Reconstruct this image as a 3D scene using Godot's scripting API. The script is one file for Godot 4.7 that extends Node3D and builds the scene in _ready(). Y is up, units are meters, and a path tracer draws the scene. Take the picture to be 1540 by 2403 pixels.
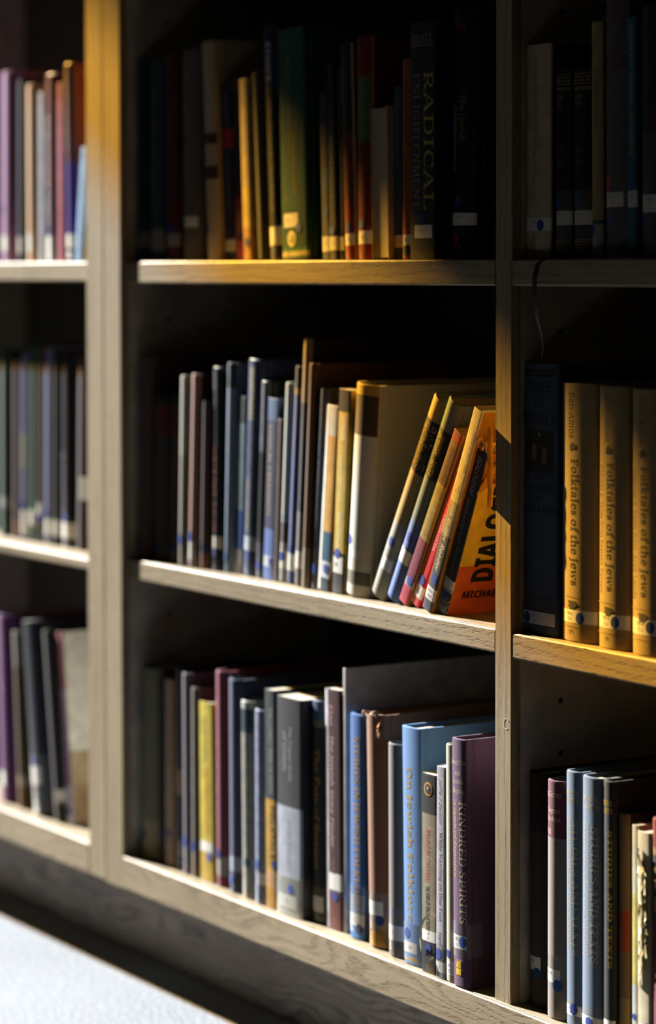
extends Node3D
# Library bookcase in low sunlight: three bays, three shelves of second-hand books.
# x runs along the bookcase, y up, z out of the bookcase towards the reader; metres.

const SHELF_UPPER := 0.9036      # tops of the shelves above the room's datum
const SHELF_MIDDLE := 0.5439
const SHELF_BOTTOM := 0.18
const FLOOR_Y := 0.0125
const POST_W := 0.0266
const DEPTH := 0.29

var M := {}
var fonts := {}
var taken := {}
var rng := RandomNumberGenerator.new()

func _ready() -> void:
	rng.seed = 20240
	make_camera()
	make_light()
	make_materials()
	make_room()
	make_bookcases()
	make_books()
	make_loose_things()

# ------------------------------------------------------------------ camera, sky, sun, exposure
func make_camera() -> void:
	var focal := 6422.77             # focal length in pixels of a 1540 x 2403 frame
	var cam := Camera3D.new()
	cam.name = "camera"
	add_child(cam)
	var att := CameraAttributesPhysical.new()
	att.frustum_near = 0.05
	att.frustum_far = 100.0
	att.frustum_focal_length = 100.0
	att.frustum_focus_distance = 2.66
	att.exposure_aperture = 3.0
	cam.attributes = att
	cam.projection = Camera3D.PROJECTION_FRUSTUM
	cam.keep_aspect = Camera3D.KEEP_HEIGHT
	cam.near = 0.05
	cam.far = 100.0
	cam.size = 0.05 * 2403.0 / focal
	cam.frustum_offset = Vector2(0.0, -0.05 * 305.0 / focal)
	cam.transform = Transform3D(Basis.from_euler(Vector3(-0.0408, 1.01634, -0.00133), EULER_ORDER_YXZ), Vector3(2.16939, 0.89279, 1.53454))
	cam.current = true

func make_light() -> void:
	var env := Environment.new()
	env.background_mode = Environment.BG_SKY
	var sky := Sky.new()
	var m := ProceduralSkyMaterial.new()
	m.sky_top_color = Color(0.42, 0.55, 0.78)
	m.sky_horizon_color = Color(0.78, 0.80, 0.82)
	m.ground_bottom_color = Color(0.30, 0.29, 0.27)
	m.ground_horizon_color = Color(0.55, 0.54, 0.52)
	m.energy_multiplier = 1.0
	sky.sky_material = m
	env.sky = sky
	env.background_energy_multiplier = 0.6
	env.tonemap_mode = Environment.TONE_MAPPER_LINEAR
	env.tonemap_exposure = 1.0
	env.sdfgi_enabled = true
	env.ssao_enabled = true
	env.ssil_enabled = true
	var we := WorldEnvironment.new()
	we.name = "world_environment"
	we.environment = env
	add_child(we)
	# The low sun comes in along the bookcase from the left; an amber light is added just below it for the golden band.
	sun("sun", Vector3(1.0, -0.56, -0.183), Color(0.03, 0.50, 0.96), 8.0, 0.8)
	sun("added_amber_light", Vector3(1.0, -0.531, -0.183), Color(1.0, 0.54, 0.08), 8.4, 1.0)

func sun(called: String, towards: Vector3, tint: Color, energy: float, angle: float) -> void:
	var l := DirectionalLight3D.new()
	l.name = called
	add_child(l)
	l.basis = Basis.looking_at(towards.normalized(), Vector3.UP)
	l.light_color = tint.linear_to_srgb()
	l.light_energy = energy
	l.light_angular_distance = angle
	l.shadow_enabled = true
	l.sky_mode = DirectionalLight3D.SKY_MODE_LIGHT_ONLY

# ------------------------------------------------------------------ materials
func lin(h: String) -> Color:
	return Color.html(h).srgb_to_linear()

func std(rough: float, tinted := true) -> StandardMaterial3D:
	var m := StandardMaterial3D.new()
	m.roughness = rough
	m.vertex_color_use_as_albedo = tinted
	return m

func noise_tex(freq: float, octaves: int, lo: float, hi: float, size := 256, sd := 1, stretch := Vector2.ONE) -> ImageTexture:
	var n := FastNoiseLite.new()
	n.seed = sd
	n.frequency = freq
	n.fractal_octaves = octaves
	var im := Image.create(size, size, false, Image.FORMAT_RGB8)
	for y in size:
		for x in size:
			# blended with its own shifted copy so that the edges meet
			var fx := float(x) / size
			var fy := float(y) / size
			var a := n.get_noise_2d(x * stretch.x, y * stretch.y)
			var b := n.get_noise_2d((x - size) * stretch.x, y * stretch.y)
			var c := n.get_noise_2d(x * stretch.x, (y - size) * stretch.y)
			var d := n.get_noise_2d((x - size) * stretch.x, (y - size) * stretch.y)
			var v := lerpf(lerpf(a, b, fx), lerpf(c, d, fx), fy)
			var g := lerpf(lo, hi, clampf(0.5 + v * 0.9, 0.0, 1.0))
			im.set_pixel(x, y, Color(g, g, g))
	im.generate_mipmaps()
	return ImageTexture.create_from_image(im)

func weave_tex(size := 128) -> ImageTexture:
	var im := Image.create(size, size, false, Image.FORMAT_RGB8)
	for y in size:
		for x in size:
			var a := sin(TAU * x / 8.0)
			var b := sin(TAU * y / 8.0)
			var over := 1.0 if ((x / 8) + (y / 8)) % 2 == 0 else 0.0
			var h := 0.5 + 0.28 * lerpf(absf(a), absf(b), over) + rng.randf_range(-0.18, 0.18)
			im.set_pixel(x, y, Color(h, h, h))
	im.generate_mipmaps()
	return ImageTexture.create_from_image(im)

func oak_textures(sd: int, light: Color, dark: Color, swirl: float, ring_share: float) -> Array:
	# 1.0 m along the grain by 0.2 m across it: growth rings cut as cathedrals, and short open pores
	var w := 1536
	var h := 320
	var warp := FastNoiseLite.new()
	warp.seed = sd
	warp.frequency = 1.0
	warp.fractal_octaves = 3
	var pore := FastNoiseLite.new()
	pore.seed = sd + 7
	pore.frequency = 1.0
	pore.fractal_octaves = 1
	var fine := FastNoiseLite.new()
	fine.seed = sd + 13
	fine.frequency = 1.0
	fine.fractal_octaves = 2
	var col := Image.create(w, h, false, Image.FORMAT_RGB8)
	var hgt := Image.create(w, h, false, Image.FORMAT_RGB8)
	for y in h:
		var v := 0.2 * y / h
		for x in w:
			var u := float(x) / w
			var ring := v * 105.0 + swirl * warp.get_noise_2d(u * 1.9, v * 8.0) + 0.3 * warp.get_noise_2d(u * 12.0 + 40.0, v * 90.0)
			var f := ring - floorf(ring)
			var early := smoothstep(0.35, 0.9, f) * (1.0 - smoothstep(0.9, 1.0, f))
			var p := pore.get_noise_2d(u * 70.0, v * 1500.0)
			var open := smoothstep(0.22, 0.5, p) * (0.25 + 0.75 * early)
			var g := fine.get_noise_2d(u * 16.0, v * 700.0)
			var t := clampf(ring_share * early + 0.32 * g + 0.30 * warp.get_noise_2d(u * 3.0 + 9.0, v * 14.0) + 0.18, 0.0, 1.0)
			var c := light.lerp(dark, t)
			c = c.lerp(dark * 0.62, open * 0.45)
			col.set_pixel(x, y, c)
			var z := clampf(0.75 - 0.60 * open - 0.12 * early + 0.12 * g, 0.0, 1.0)
			hgt.set_pixel(x, y, Color(z, z, z))
	col.generate_mipmaps()
	hgt.generate_mipmaps()
	return [ImageTexture.create_from_image(col), ImageTexture.create_from_image(hgt)]

func oak(t: Array, rough: float, relief: float) -> StandardMaterial3D:
	var m := std(rough, false)
	m.albedo_texture = t[0]
	m.heightmap_enabled = true
	m.heightmap_texture = t[1]
	m.heightmap_scale = relief
	m.metallic_specular = 0.45
	return m

func make_materials() -> void:
	var grain := noise_tex(0.03, 4, 0.72, 1.0, 256, 3)
	var speckle := noise_tex(0.22, 3, 0.70, 1.0, 256, 5)
	var scuff := noise_tex(0.02, 5, 0.84, 1.0, 256, 8)
	var weave := weave_tex()
	var light := Color.html("9a8a6c")
	var dark := Color.html("705e44")
	var straight := oak_textures(11, light, dark, 1.2, 0.28)
	M.oak = oak(straight, 0.55, 0.03)
	M.oak_post = oak(straight, 0.55, 0.012)
	M.oak_rail = oak(oak_textures(23, light, dark, 5.5, 0.42), 0.55, 0.032)
	M.veneer = oak(oak_textures(37, Color.html("a0927f"), Color.html("5e5046"), 5.0, 0.62), 0.6, 0.012)
	var lam := std(0.5, false)
	lam.albedo_color = Color.html("c4bdae")
	lam.albedo_texture = scuff
	lam.uv1_triplanar = true
	lam.uv1_scale = Vector3.ONE * 4.0
	M.laminate = lam
	var bk := lam.duplicate()
	bk.albedo_color = Color.html("57524a")
	M.backing = bk
	var cl := std(0.85)
	cl.albedo_texture = speckle
	cl.uv1_triplanar = true
	cl.uv1_scale = Vector3.ONE * 14.0
	cl.heightmap_enabled = true
	cl.heightmap_texture = weave
	cl.heightmap_scale = 0.012
	M.cloth = cl
	var gl := std(0.42)
	gl.albedo_texture = grain
	gl.uv1_triplanar = true
	gl.uv1_scale = Vector3.ONE * 9.0
	M.jacket = gl
	var pb := std(0.55)
	pb.albedo_texture = scuff
	pb.uv1_triplanar = true
	pb.uv1_scale = Vector3.ONE * 8.0
	M.card = pb
	var pg := std(0.9)
	var im := Image.create(128, 8, false, Image.FORMAT_RGB8)
	for x in 128:
		var g := rng.randf_range(0.62, 1.0)
		for y in 8:
			var k := clampf(g + rng.randf_range(-0.05, 0.05), 0.0, 1.0)
			im.set_pixel(x, y, Color(k, k, k))
	pg.albedo_texture = ImageTexture.create_from_image(im)
	M.pages = pg
	M.label = std(0.6)
	M.ink = std(0.6)
	var foil := std(0.38)
	foil.metallic = 0.2
	M.foil = foil
	var tape := std(0.16, false)
	tape.transparency = BaseMaterial3D.TRANSPARENCY_ALPHA
	tape.albedo_color = Color(0.9, 0.9, 0.88, 0.06)
	M.tape = tape
	var glass := std(0.02, false)
	glass.transparency = BaseMaterial3D.TRANSPARENCY_ALPHA
	glass.albedo_color = Color(1, 1, 1, 0.03)
	M.glass = glass
	var cp := std(0.95, false)
	cp.albedo_color = Color.html("b2b8c0")
	cp.albedo_texture = noise_tex(0.11, 3, 0.45, 1.0, 512, 21)
	cp.uv1_triplanar = true
	cp.uv1_world_triplanar = true
	cp.uv1_scale = Vector3.ONE * 3.0
	cp.heightmap_enabled = true
	cp.heightmap_texture = noise_tex(0.3, 2, 0.0, 1.0, 512, 22)
	cp.heightmap_scale = 0.25
	M.carpet = cp
	var pl := std(0.9, false)
	pl.albedo_color = Color.html("8a8276")
	M.plaster = pl
	var fr := std(0.5, false)
	fr.albedo_color = Color.html("4a4038")
	M.frame = fr
	M.hole = std(0.9, false)
	M.hole.albedo_color = Color(0.02, 0.02, 0.02)
	var rb := std(0.5)
	rb.rim_enabled = true
	rb.rim = 0.4
	M.ribbon = rb
	for f in [["s", "Droid Serif", 400], ["B", "Droid Serif", 700], ["n", "Droid Sans", 400], ["b", "Droid Sans", 700]]:
		var sf := SystemFont.new()
		sf.font_names = PackedStringArray([f[1]])
		sf.font_weight = f[2]
		fonts[f[0]] = sf
	var heavy := FontVariation.new()
	heavy.base_font = fonts["b"]
	heavy.variation_embolden = 0.9
	fonts["X"] = heavy
	fonts["S"] = fonts["s"]
	fonts["N"] = fonts["b"]
	fonts["m"] = fonts["n"]

# ------------------------------------------------------------------ naming and small builders
func numbered(called: String) -> String:
	taken[called] = taken.get(called, -1) + 1
	return called if taken[called] == 0 else "%s_%03d" % [called, taken[called]]

func thing(called: String, label: String, category: String, at: Vector3, group := "") -> Node3D:
	var o := Node3D.new()
	o.name = numbered(called)
	add_child(o)
	o.position = at
	o.set_meta("label", label)
	o.set_meta("category", category)
	if group:
		o.set_meta("group", group)
	return o

func part(called: String, st: SurfaceTool, m: Material, parent: Node) -> MeshInstance3D:
	var o := MeshInstance3D.new()
	o.name = called
	o.mesh = st.commit()
	o.material_override = m
	parent.add_child(o, true)
	return o

func struct(called: String, st: SurfaceTool, m: Material) -> MeshInstance3D:
	var o := part(called, st, m, self)
	o.set_meta("kind", "structure")
	return o

func begin() -> SurfaceTool:
	var st := SurfaceTool.new()
	st.begin(Mesh.PRIMITIVE_TRIANGLES)
	return st

# four corners seen counter-clockwise from outside; wound clockwise for the engine
func quad(st: SurfaceTool, a: Vector3, b: Vector3, c: Vector3, d: Vector3, col := Color.WHITE, ns: Array = [], uvs: Array = []) -> void:
	var n := (b - a).cross(c - a)
	if n.length() < 1e-12:
		n = (c - a).cross(d - a)
	n = n.normalized()
	var ps := [a, b, c, d]
	for k in [0, 2, 1, 0, 3, 2]:
		st.set_color(col)
		st.set_normal(ns[k] if ns else n)
		st.set_uv(uvs[k] if uvs else Vector2.ZERO)
		st.add_vertex(ps[k])

func box(st: SurfaceTool, lo: Vector3, hi: Vector3, col := Color.WHITE, uvk := 0.0) -> void:
	var v := func(i: int) -> Vector3: return Vector3(hi.x if i & 1 else lo.x, hi.y if i & 2 else lo.y, hi.z if i & 4 else lo.z)
	for f in [[4, 5, 7, 6], [1, 0, 2, 3], [5, 1, 3, 7], [0, 4, 6, 2], [6, 7, 3, 2], [0, 1, 5, 4]]:
		var p: Array[Vector3] = []
		for i in f:
			p.append(v.call(i))
		var uvs := []
		if uvk > 0.0:
			for q in p:
				uvs.append(Vector2(q.x * uvk, (q.y + q.z) * uvk))
		quad(st, p[0], p[1], p[2], p[3], col, [], uvs)

# rounded rectangle in the plane (a, b): [point, normal, length along the outline]
func round_rect(a0: float, a1: float, b0: float, b1: float, r: float, steps := 3) -> Array:
	var out := []
	var corners := [[Vector2(a1 - r, b1 - r), 0.0], [Vector2(a0 + r, b1 - r), PI / 2], [Vector2(a0 + r, b0 + r), PI], [Vector2(a1 - r, b0 + r), PI * 1.5]]
	for c in corners:
		for i in steps + 1:
			var t: float = c[1] + PI / 2 * i / steps
			var n := Vector2(cos(t), sin(t))
			out.append([c[0] + n * r, n, 0.0])
	var run := 0.0
	for i in range(1, out.size()):
		run += (out[i][0] - out[i - 1][0]).length()
		out[i][2] = run
	out.append([out[0][0], out[0][1], run + (out[0][0] - out[-1][0]).length()])
	return out

# oak bar: rounded profile swept along x ("x": profile in z, y) or along y ("y": profile in x, z) with the grain along it
func oak_bar(st: SurfaceTool, axis: String, lo: Vector3, hi: Vector3, r: float, off := Vector2.ZERO, stretch := 1.0) -> void:
	var along := axis == "x"
	var prof := round_rect(lo.z, hi.z, lo.y, hi.y, r) if along else round_rect(lo.x, hi.x, lo.z, hi.z, r)
	var s0 := lo.x if along else lo.y
	var s1 := hi.x if along else hi.y
	var at := func(p: Vector2, s: float) -> Vector3: return Vector3(s, p.y, p.x) if along else Vector3(p.x, s, p.y)
	for i in prof.size() - 1:
		var p = prof[i]
		var q = prof[i + 1]
		var u0 := s0 / stretch + off.x
		var u1 := s1 / stretch + off.x
		var v0: float = p[2] / 0.2 + off.y
		var v1: float = q[2] / 0.2 + off.y
		var np: Vector3 = at.call(p[1], 0.0)
		var nq: Vector3 = at.call(q[1], 0.0)
		if along:
			quad(st, at.call(p[0], s0), at.call(p[0], s1), at.call(q[0], s1), at.call(q[0], s0), Color.WHITE, [np, np, nq, nq], [Vector2(u0, v0), Vector2(u1, v0), Vector2(u1, v1), Vector2(u0, v1)])
		else:
			quad(st, at.call(p[0], s0), at.call(p[0], s1), at.call(q[0], s1), at.call(q[0], s0), Color.WHITE, [np, np, nq, nq], [Vector2(u0, v0), Vector2(u1, v0), Vector2(u1, v1), Vector2(u0, v1)])
	var mid := Vector2.ZERO
	for p in prof:
		mid += p[0] / prof.size()
	for e in [[s0, -1.0], [s1, 1.0]]:
		var n := Vector3(e[1], 0, 0) if along else Vector3(0, e[1], 0)
		for i in prof.size() - 1:
			var a: Vector3 = at.call(mid, e[0])
			var b: Vector3 = at.call(prof[i][0], e[0])
			var c: Vector3 = at.call(prof[i + 1][0], e[0])
			var ccw := (b - a).cross(c - a).dot(n) > 0.0
			for p in ([a, c, b] if ccw else [a, b, c]):
				st.set_color(Color.WHITE)
				st.set_normal(n)
				st.set_uv(Vector2((p.x + p.z) * 5.0, p.y * 5.0) + off)
				st.add_vertex(p)

func disc(st: SurfaceTool, c: Vector3, n: Vector3, right: Vector3, rx: float, ry: float, col: Color, sides := 20) -> void:
	var up := n.cross(right)
	for i in sides:
		var t0 := TAU * i / sides
		var t1 := TAU * (i + 1) / sides
		for p in [c, c + right * rx * cos(t1) + up * ry * sin(t1), c + right * rx * cos(t0) + up * ry * sin(t0)]:
			st.set_color(col)
			st.set_normal(n)
			st.add_vertex(p)

# ------------------------------------------------------------------ the room
func make_room() -> void:
	var x0 := -7.9
	var x1 := 3.6
	var z0 := -0.33
	var z1 := 3.4
	var top := 5.6
	var st := begin()
	box(st, Vector3(x0 - 0.12, FLOOR_Y - 0.15, z0 - 0.12), Vector3(x1 + 0.12, FLOOR_Y, z1 + 0.12))
	struct("floor", st, M.carpet)
	st = begin()
	box(st, Vector3(x0 - 0.12, top, z0 - 0.12), Vector3(x1 + 0.12, top + 0.15, z1 + 0.12))
	struct("ceiling", st, M.plaster)
	st = begin()
	box(st, Vector3(x0 - 0.12, FLOOR_Y, z0 - 0.12), Vector3(x1 + 0.12, top, z0))
	struct("wall_back", st, M.plaster)
	st = begin()
	box(st, Vector3(x0 - 0.12, FLOOR_Y, z1), Vector3(x1 + 0.12, top, z1 + 0.12))
	struct("wall_front", st, M.plaster)
	st = begin()
	box(st, Vector3(x1, FLOOR_Y, z0), Vector3(x1 + 0.12, top, z1))
	struct("wall_right", st, M.plaster)
	# left wall: a window, and a second unseen one added for bounced light; their common head is the line where the sunlight ends on the books
	var bays := [[1.0, 1.66], [2.5, 2.85]]
	var sill := 2.4
	var head := 5.02
	st = begin()
	box(st, Vector3(x0 - 0.1, FLOOR_Y, z0), Vector3(x0, sill, z1))
	box(st, Vector3(x0 - 0.1, head, z0), Vector3(x0, top, z1))
	box(st, Vector3(x0 - 0.1, sill, z0), Vector3(x0, head, bays[0][0]))
	box(st, Vector3(x0 - 0.1, sill, bays[0][1]), Vector3(x0, head, bays[1][0]))
	box(st, Vector3(x0 - 0.1, sill, bays[1][1]), Vector3(x0, head, z1))
	struct("wall_left", st, M.plaster)
	for i in 2:
		var wa: float = bays[i][0]
		var wb: float = bays[i][1]
		st = begin()
		box(st, Vector3(x0 - 0.062, sill, wa), Vector3(x0 - 0.056, head, wb))
		var win := struct("unseen_window_%d" % (i + 1), st, M.glass)
		st = begin()
		box(st, Vector3(x0 - 0.075, sill, wa), Vector3(x0 - 0.04, sill + 0.05, wb))
		box(st, Vector3(x0 - 0.075, sill, wa), Vector3(x0 - 0.04, head, wa + 0.03))
		box(st, Vector3(x0 - 0.075, sill, wb - 0.03), Vector3(x0 - 0.04, head, wb))
		part("window_frame", st, M.frame, win)

# ------------------------------------------------------------------ the bookcases
func shelf_bar(parent: Node, xa: float, xb: float, top: float, thick: float, front: float, off: Vector2) -> void:
	# a veneered board with a solid oak edge glued along its front
	var st := begin()
	oak_bar(st, "x", Vector3(xa, top - thick, -DEPTH), Vector3(xb, top, front - 0.0041), 0.0004, off)
	var board := part("shelf", st, M.oak, parent)
	st = begin()
	oak_bar(st, "x", Vector3(xa, top - thick, front - 0.004), Vector3(xb, top, front), 0.0024, off)
	part("front_edge", st, M.oak, board)

func upright(parent: Node, xa: float, xb: float, front: float, foot: float, top: float, off: Vector2, holes: Array) -> void:
	# a laminate panel with a solid oak lipping on its front edge
	var st := begin()
	box(st, Vector3(xa + 0.0002, foot, -DEPTH), Vector3(xb - 0.0002, top, front - 0.0112))
	var panel := part("side_panel", st, M.laminate, parent)
	st = begin()
	oak_bar(st, "y", Vector3(xa, foot, front - 0.0112), Vector3(xb, top, front), 0.0009, off, 1.7)
	part("lipping", st, M.oak_post, panel)
	for y in holes:
		st = begin()
		disc(st, Vector3(xb - 0.0001 + 0.00025, y, -0.0595), Vector3.RIGHT, Vector3.BACK, 0.0027, 0.0027, Color.WHITE)
		part("pin_hole", st, M.hole, panel)

func make_bookcases() -> void:
	var top := 1.62
	var rail := 0.0072
	var left := thing("bookcase", "oak edged bookcase unit at the left, ending at the seam of the double upright", "bookcase", Vector3.ZERO)
	var right := thing("bookcase", "oak edged bookcase unit of the two nearer bays, with a thin single upright", "bookcase", Vector3.ZERO)
	var xa := -1.66                    # far side of the left unit
	var seam := -0.8195
	var xl := -0.7740                  # inner face of the double upright
	var xr := 0.84                     # far side of the right unit
	var holes := []
	for k in 22:
		holes.append(0.2142 + 0.05158 * k)
	upright(left, xa - 0.03, xa, 0.0068, 0.141, top, Vector2(0.3, 0.2), [])
	upright(left, -0.8645, seam - 0.0008, 0.0068, 0.143, top, Vector2(0.12, 0.55), [])
	upright(right, seam + 0.0008, xl, 0.0068, 0.141, top, Vector2(0.71, 0.13), holes)
	upright(right, 0.0, POST_W, 0.0, SHELF_BOTTOM, top, Vector2(0.47, 0.81), holes)
	upright(right, xr, xr + POST_W, 0.0068, 0.141, top, Vector2(0.9, 0.4), [])
	# left unit
	shelf_bar(left, xa, -0.8648, SHELF_UPPER, 0.0245, 0.004, Vector2(0.05, 0.35))
	shelf_bar(left, xa, -0.8648, 0.5345, 0.0135, 0.004, Vector2(0.4, 0.7))
	shelf_bar(left, xa, -0.8648, 1.335, 0.025, 0.004, Vector2(0.2, 0.1))
	# right unit, two bays
	shelf_bar(right, xl + 0.0004, -0.0011, SHELF_UPPER, 0.0262, 0.0, Vector2(0.62, 0.48))
	shelf_bar(right, POST_W + 0.0004, xr, SHELF_UPPER, 0.0262, -0.0006, Vector2(0.17, 0.9))
	shelf_bar(right, xl + 0.0004, -0.0011, SHELF_MIDDLE, 0.0238, 0.0, Vector2(0.33, 0.22))
	shelf_bar(right, POST_W + 0.0004, xr, 0.5429, 0.0252, -0.0006, Vector2(0.81, 0.05))
	shelf_bar(right, xl + 0.0004, -0.0011, 1.264, 0.026, 0.0, Vector2(0.5, 0.6))
	shelf_bar(right, POST_W + 0.0004, xr, 1.264, 0.026, 0.0, Vector2(0.1, 0.3))
	# base boards with their front rails
	for e in [[left, xa, -0.8648, Vector2(0.55, 0.62)], [right, xl + 0.0004, xr, Vector2(0.02, 0.27)]]:
		var st := begin()
		oak_bar(st, "x", Vector3(e[1], 0.1412, -DEPTH), Vector3(e[2], SHELF_BOTTOM, rail - 0.0041), 0.0004, e[3])
		var board := part("base_board", st, M.oak_rail, e[0])
		st = begin()
		oak_bar(st, "x", Vector3(e[1], 0.1412, rail - 0.004), Vector3(e[2], SHELF_BOTTOM, rail), 0.002, e[3])
		part("base_rail", st, M.oak_rail, board)
	for e in [[left, xa - 0.03, seam, Vector2(0.2, 0.15)], [right, seam, xr + POST_W, Vector2(0.72, 0.62)]]:
		var st := begin()
		oak_bar(st, "x", Vector3(e[1], FLOOR_Y, -0.118), Vector3(e[2], 0.1408, -0.098), 0.001, e[3])
		part("plinth", st, M.veneer, e[0])
		st = begin()
		box(st, Vector3(e[1], 0.1412, -DEPTH - 0.012), Vector3(e[2], top, -DEPTH - 0.0004))
		part("back_panel", st, M.backing, e[0])
		st = begin()
		oak_bar(st, "x", Vector3(e[1], top + 0.0004, -DEPTH - 0.012), Vector3(e[2], top + 0.03, 0.006), 0.002, e[3])
		part("top_board", st, M.oak, e[0])
	# a pale ring scratched into the right upright
	var st2 := begin()
	for i in 22:
		var t0 := 0.5 + TAU * 0.8 * i / 22
		var t1 := 0.5 + TAU * 0.8 * (i + 1) / 22
		var c := Vector3(0.0185, 0.4535, 0.0003)
		var p := func(t: float, r: float) -> Vector3: return c + Vector3(cos(t) * r, sin(t) * r * 1.05, 0)
		quad(st2, p.call(t0, 0.0043), p.call(t0, 0.0053), p.call(t1, 0.0053), p.call(t1, 0.0043), lin("b4a284"))
	part("scratch_mark", st2, M.ink, right)

# ------------------------------------------------------------------ books
# the outside of a cover as a path: s runs across the spine from 0 to w, below 0 onto the left board, above w onto the right board
func prof_z(x: float, w: float, bulge: float, r: float) -> float:
	var u := 2.0 * x / w - 1.0
	var z := -bulge * w * u * u
	var over := maxf(0.0, absf(u) * w * 0.5 - (w * 0.5 - r))
	return z - (r - sqrt(maxf(0.0, r * r - over * over)))

func surf(s: float, B: Dictionary) -> Array:
	var w: float = B.w
	var ze := prof_z(w, w, B.bulge, B.r)
	if s > w:
		return [Vector2(w, ze - (s - w)), Vector2(1, 0)]
	if s < 0.0:
		return [Vector2(0, ze + s), Vector2(-1, 0)]
	var e := w * 0.004
	var a := prof_z(maxf(s - e, 0.0), w, B.bulge, B.r)
	var b := prof_z(minf(s + e, w), w, B.bulge, B.r)
	var dx := minf(s + e, w) - maxf(s - e, 0.0)
	return [Vector2(s, prof_z(s, w, B.bulge, B.r)), Vector2(-(b - a), dx).normalized()]

# a thin sheet that follows the cover from s0 to s1 and from y0 to y1, lifted by up
func sheet(st: SurfaceTool, B: Dictionary, s0: float, s1: float, y0: float, y1: float, up: float, col: Color) -> void:
	var stops := PackedFloat32Array()
	var n := maxi(4, int((s1 - s0) / B.w * 14.0))
	for i in n + 1:
		stops.append(lerpf(s0, s1, float(i) / n))
	for k in [0.0, B.w]:
		if k > s0 + 1e-5 and k < s1 - 1e-5:
			stops.append(k)
			stops.append(k + (1e-5 if k > 0.0 else -1e-5))
	stops.sort()
	for i in stops.size() - 1:
		var p: Array = surf(stops[i], B)
		var q: Array = surf(stops[i + 1], B)
		var a: Vector2 = p[0] + p[1] * up
		var b: Vector2 = q[0] + q[1] * up
		if (a - b).length() < 1e-7:
			continue
		var na := Vector3(p[1].x, 0, p[1].y)
		var nb := Vector3(q[1].x, 0, q[1].y)
		quad(st, Vector3(a.x + B.ox, y0, a.y), Vector3(b.x + B.ox, y0, b.y), Vector3(b.x + B.ox, y1, b.y), Vector3(a.x + B.ox, y1, a.y), col, [na, nb, nb, na])

# upright prism over a polygon given as (x, z) points
func prism(st: SurfaceTool, pts: PackedVector2Array, ox: float, y0: float, y1: float, col: Color, uvk := 0.0) -> void:
	var area := 0.0
	for i in pts.size():
		var p := pts[i]
		var q := pts[(i + 1) % pts.size()]
		area += p.x * q.y - q.x * p.y
	if area > 0.0:
		pts.reverse()
	for i in pts.size():
		var p := pts[i]
		var q := pts[(i + 1) % pts.size()]
		var ps := [Vector3(q.x + ox, y0, q.y), Vector3(p.x + ox, y0, p.y), Vector3(p.x + ox, y1, p.y), Vector3(q.x + ox, y1, q.y)]
		var uvs := []
		if uvk > 0.0:
			for v in ps:
				uvs.append(Vector2(v.x * uvk, v.y * 4.0))
		quad(st, ps[0], ps[1], ps[2], ps[3], col, [], uvs)
	var tri := Geometry2D.triangulate_polygon(pts)
	for e in [[y1, 1.0], [y0, -1.0]]:
		for i in range(0, tri.size(), 3):
			var a := pts[tri[i]]
			var b := pts[tri[i + 1]]
			var c := pts[tri[i + 2]]
			var n := Vector3(0, e[1], 0)
			var va := Vector3(a.x + ox, e[0], a.y)
			var vb := Vector3(b.x + ox, e[0], b.y)
			var vc := Vector3(c.x + ox, e[0], c.y)
			var order := [va, vc, vb] if (vb - va).cross(vc - va).dot(n) > 0.0 else [va, vb, vc]
			for v in order:
				st.set_color(col)
				st.set_normal(n)
				st.set_uv(Vector2(v.x * uvk, v.z * 4.0))
				st.add_vertex(v)

# lettering: flat glyphs from a TextMesh, laid by map(tx, ty) -> [point, normal]; box_w x box_h is the size to fill
var glyphs := {}
func glyph_mesh(text: String, font: String) -> Array:
	var key := text + "|" + font
	if not glyphs.has(key):
		var t := TextMesh.new()
		t.text = text
		t.font = fonts[font]
		t.font_size = 48
		t.pixel_size = 0.001
		t.depth = 0.0
		t.curve_step = 3.0
		var arr := t.get_mesh_arrays()
		var v: PackedVector3Array = arr[Mesh.ARRAY_VERTEX]
		var ix: PackedInt32Array = arr[Mesh.ARRAY_INDEX] if arr[Mesh.ARRAY_INDEX] != null else PackedInt32Array(range(v.size()))
		var nrm: PackedVector3Array = arr[Mesh.ARRAY_NORMAL]
		var lo := Vector2(1e9, 1e9)
		var hi := -lo
		for p in v:
			lo = lo.min(Vector2(p.x, p.y))
			hi = hi.max(Vector2(p.x, p.y))
		var tris := PackedVector2Array()
		for i in range(0, ix.size() - 2, 3):
			if nrm.size() and nrm[ix[i]].z < 0.5:
				continue
			for k in 3:
				var p := v[ix[i + k]]
				tris.append((Vector2(p.x, p.y) - lo) / (hi - lo))
		glyphs[key] = [tris, (hi.x - lo.x) / maxf(hi.y - lo.y, 1e-6)]
	return glyphs[key]

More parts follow.
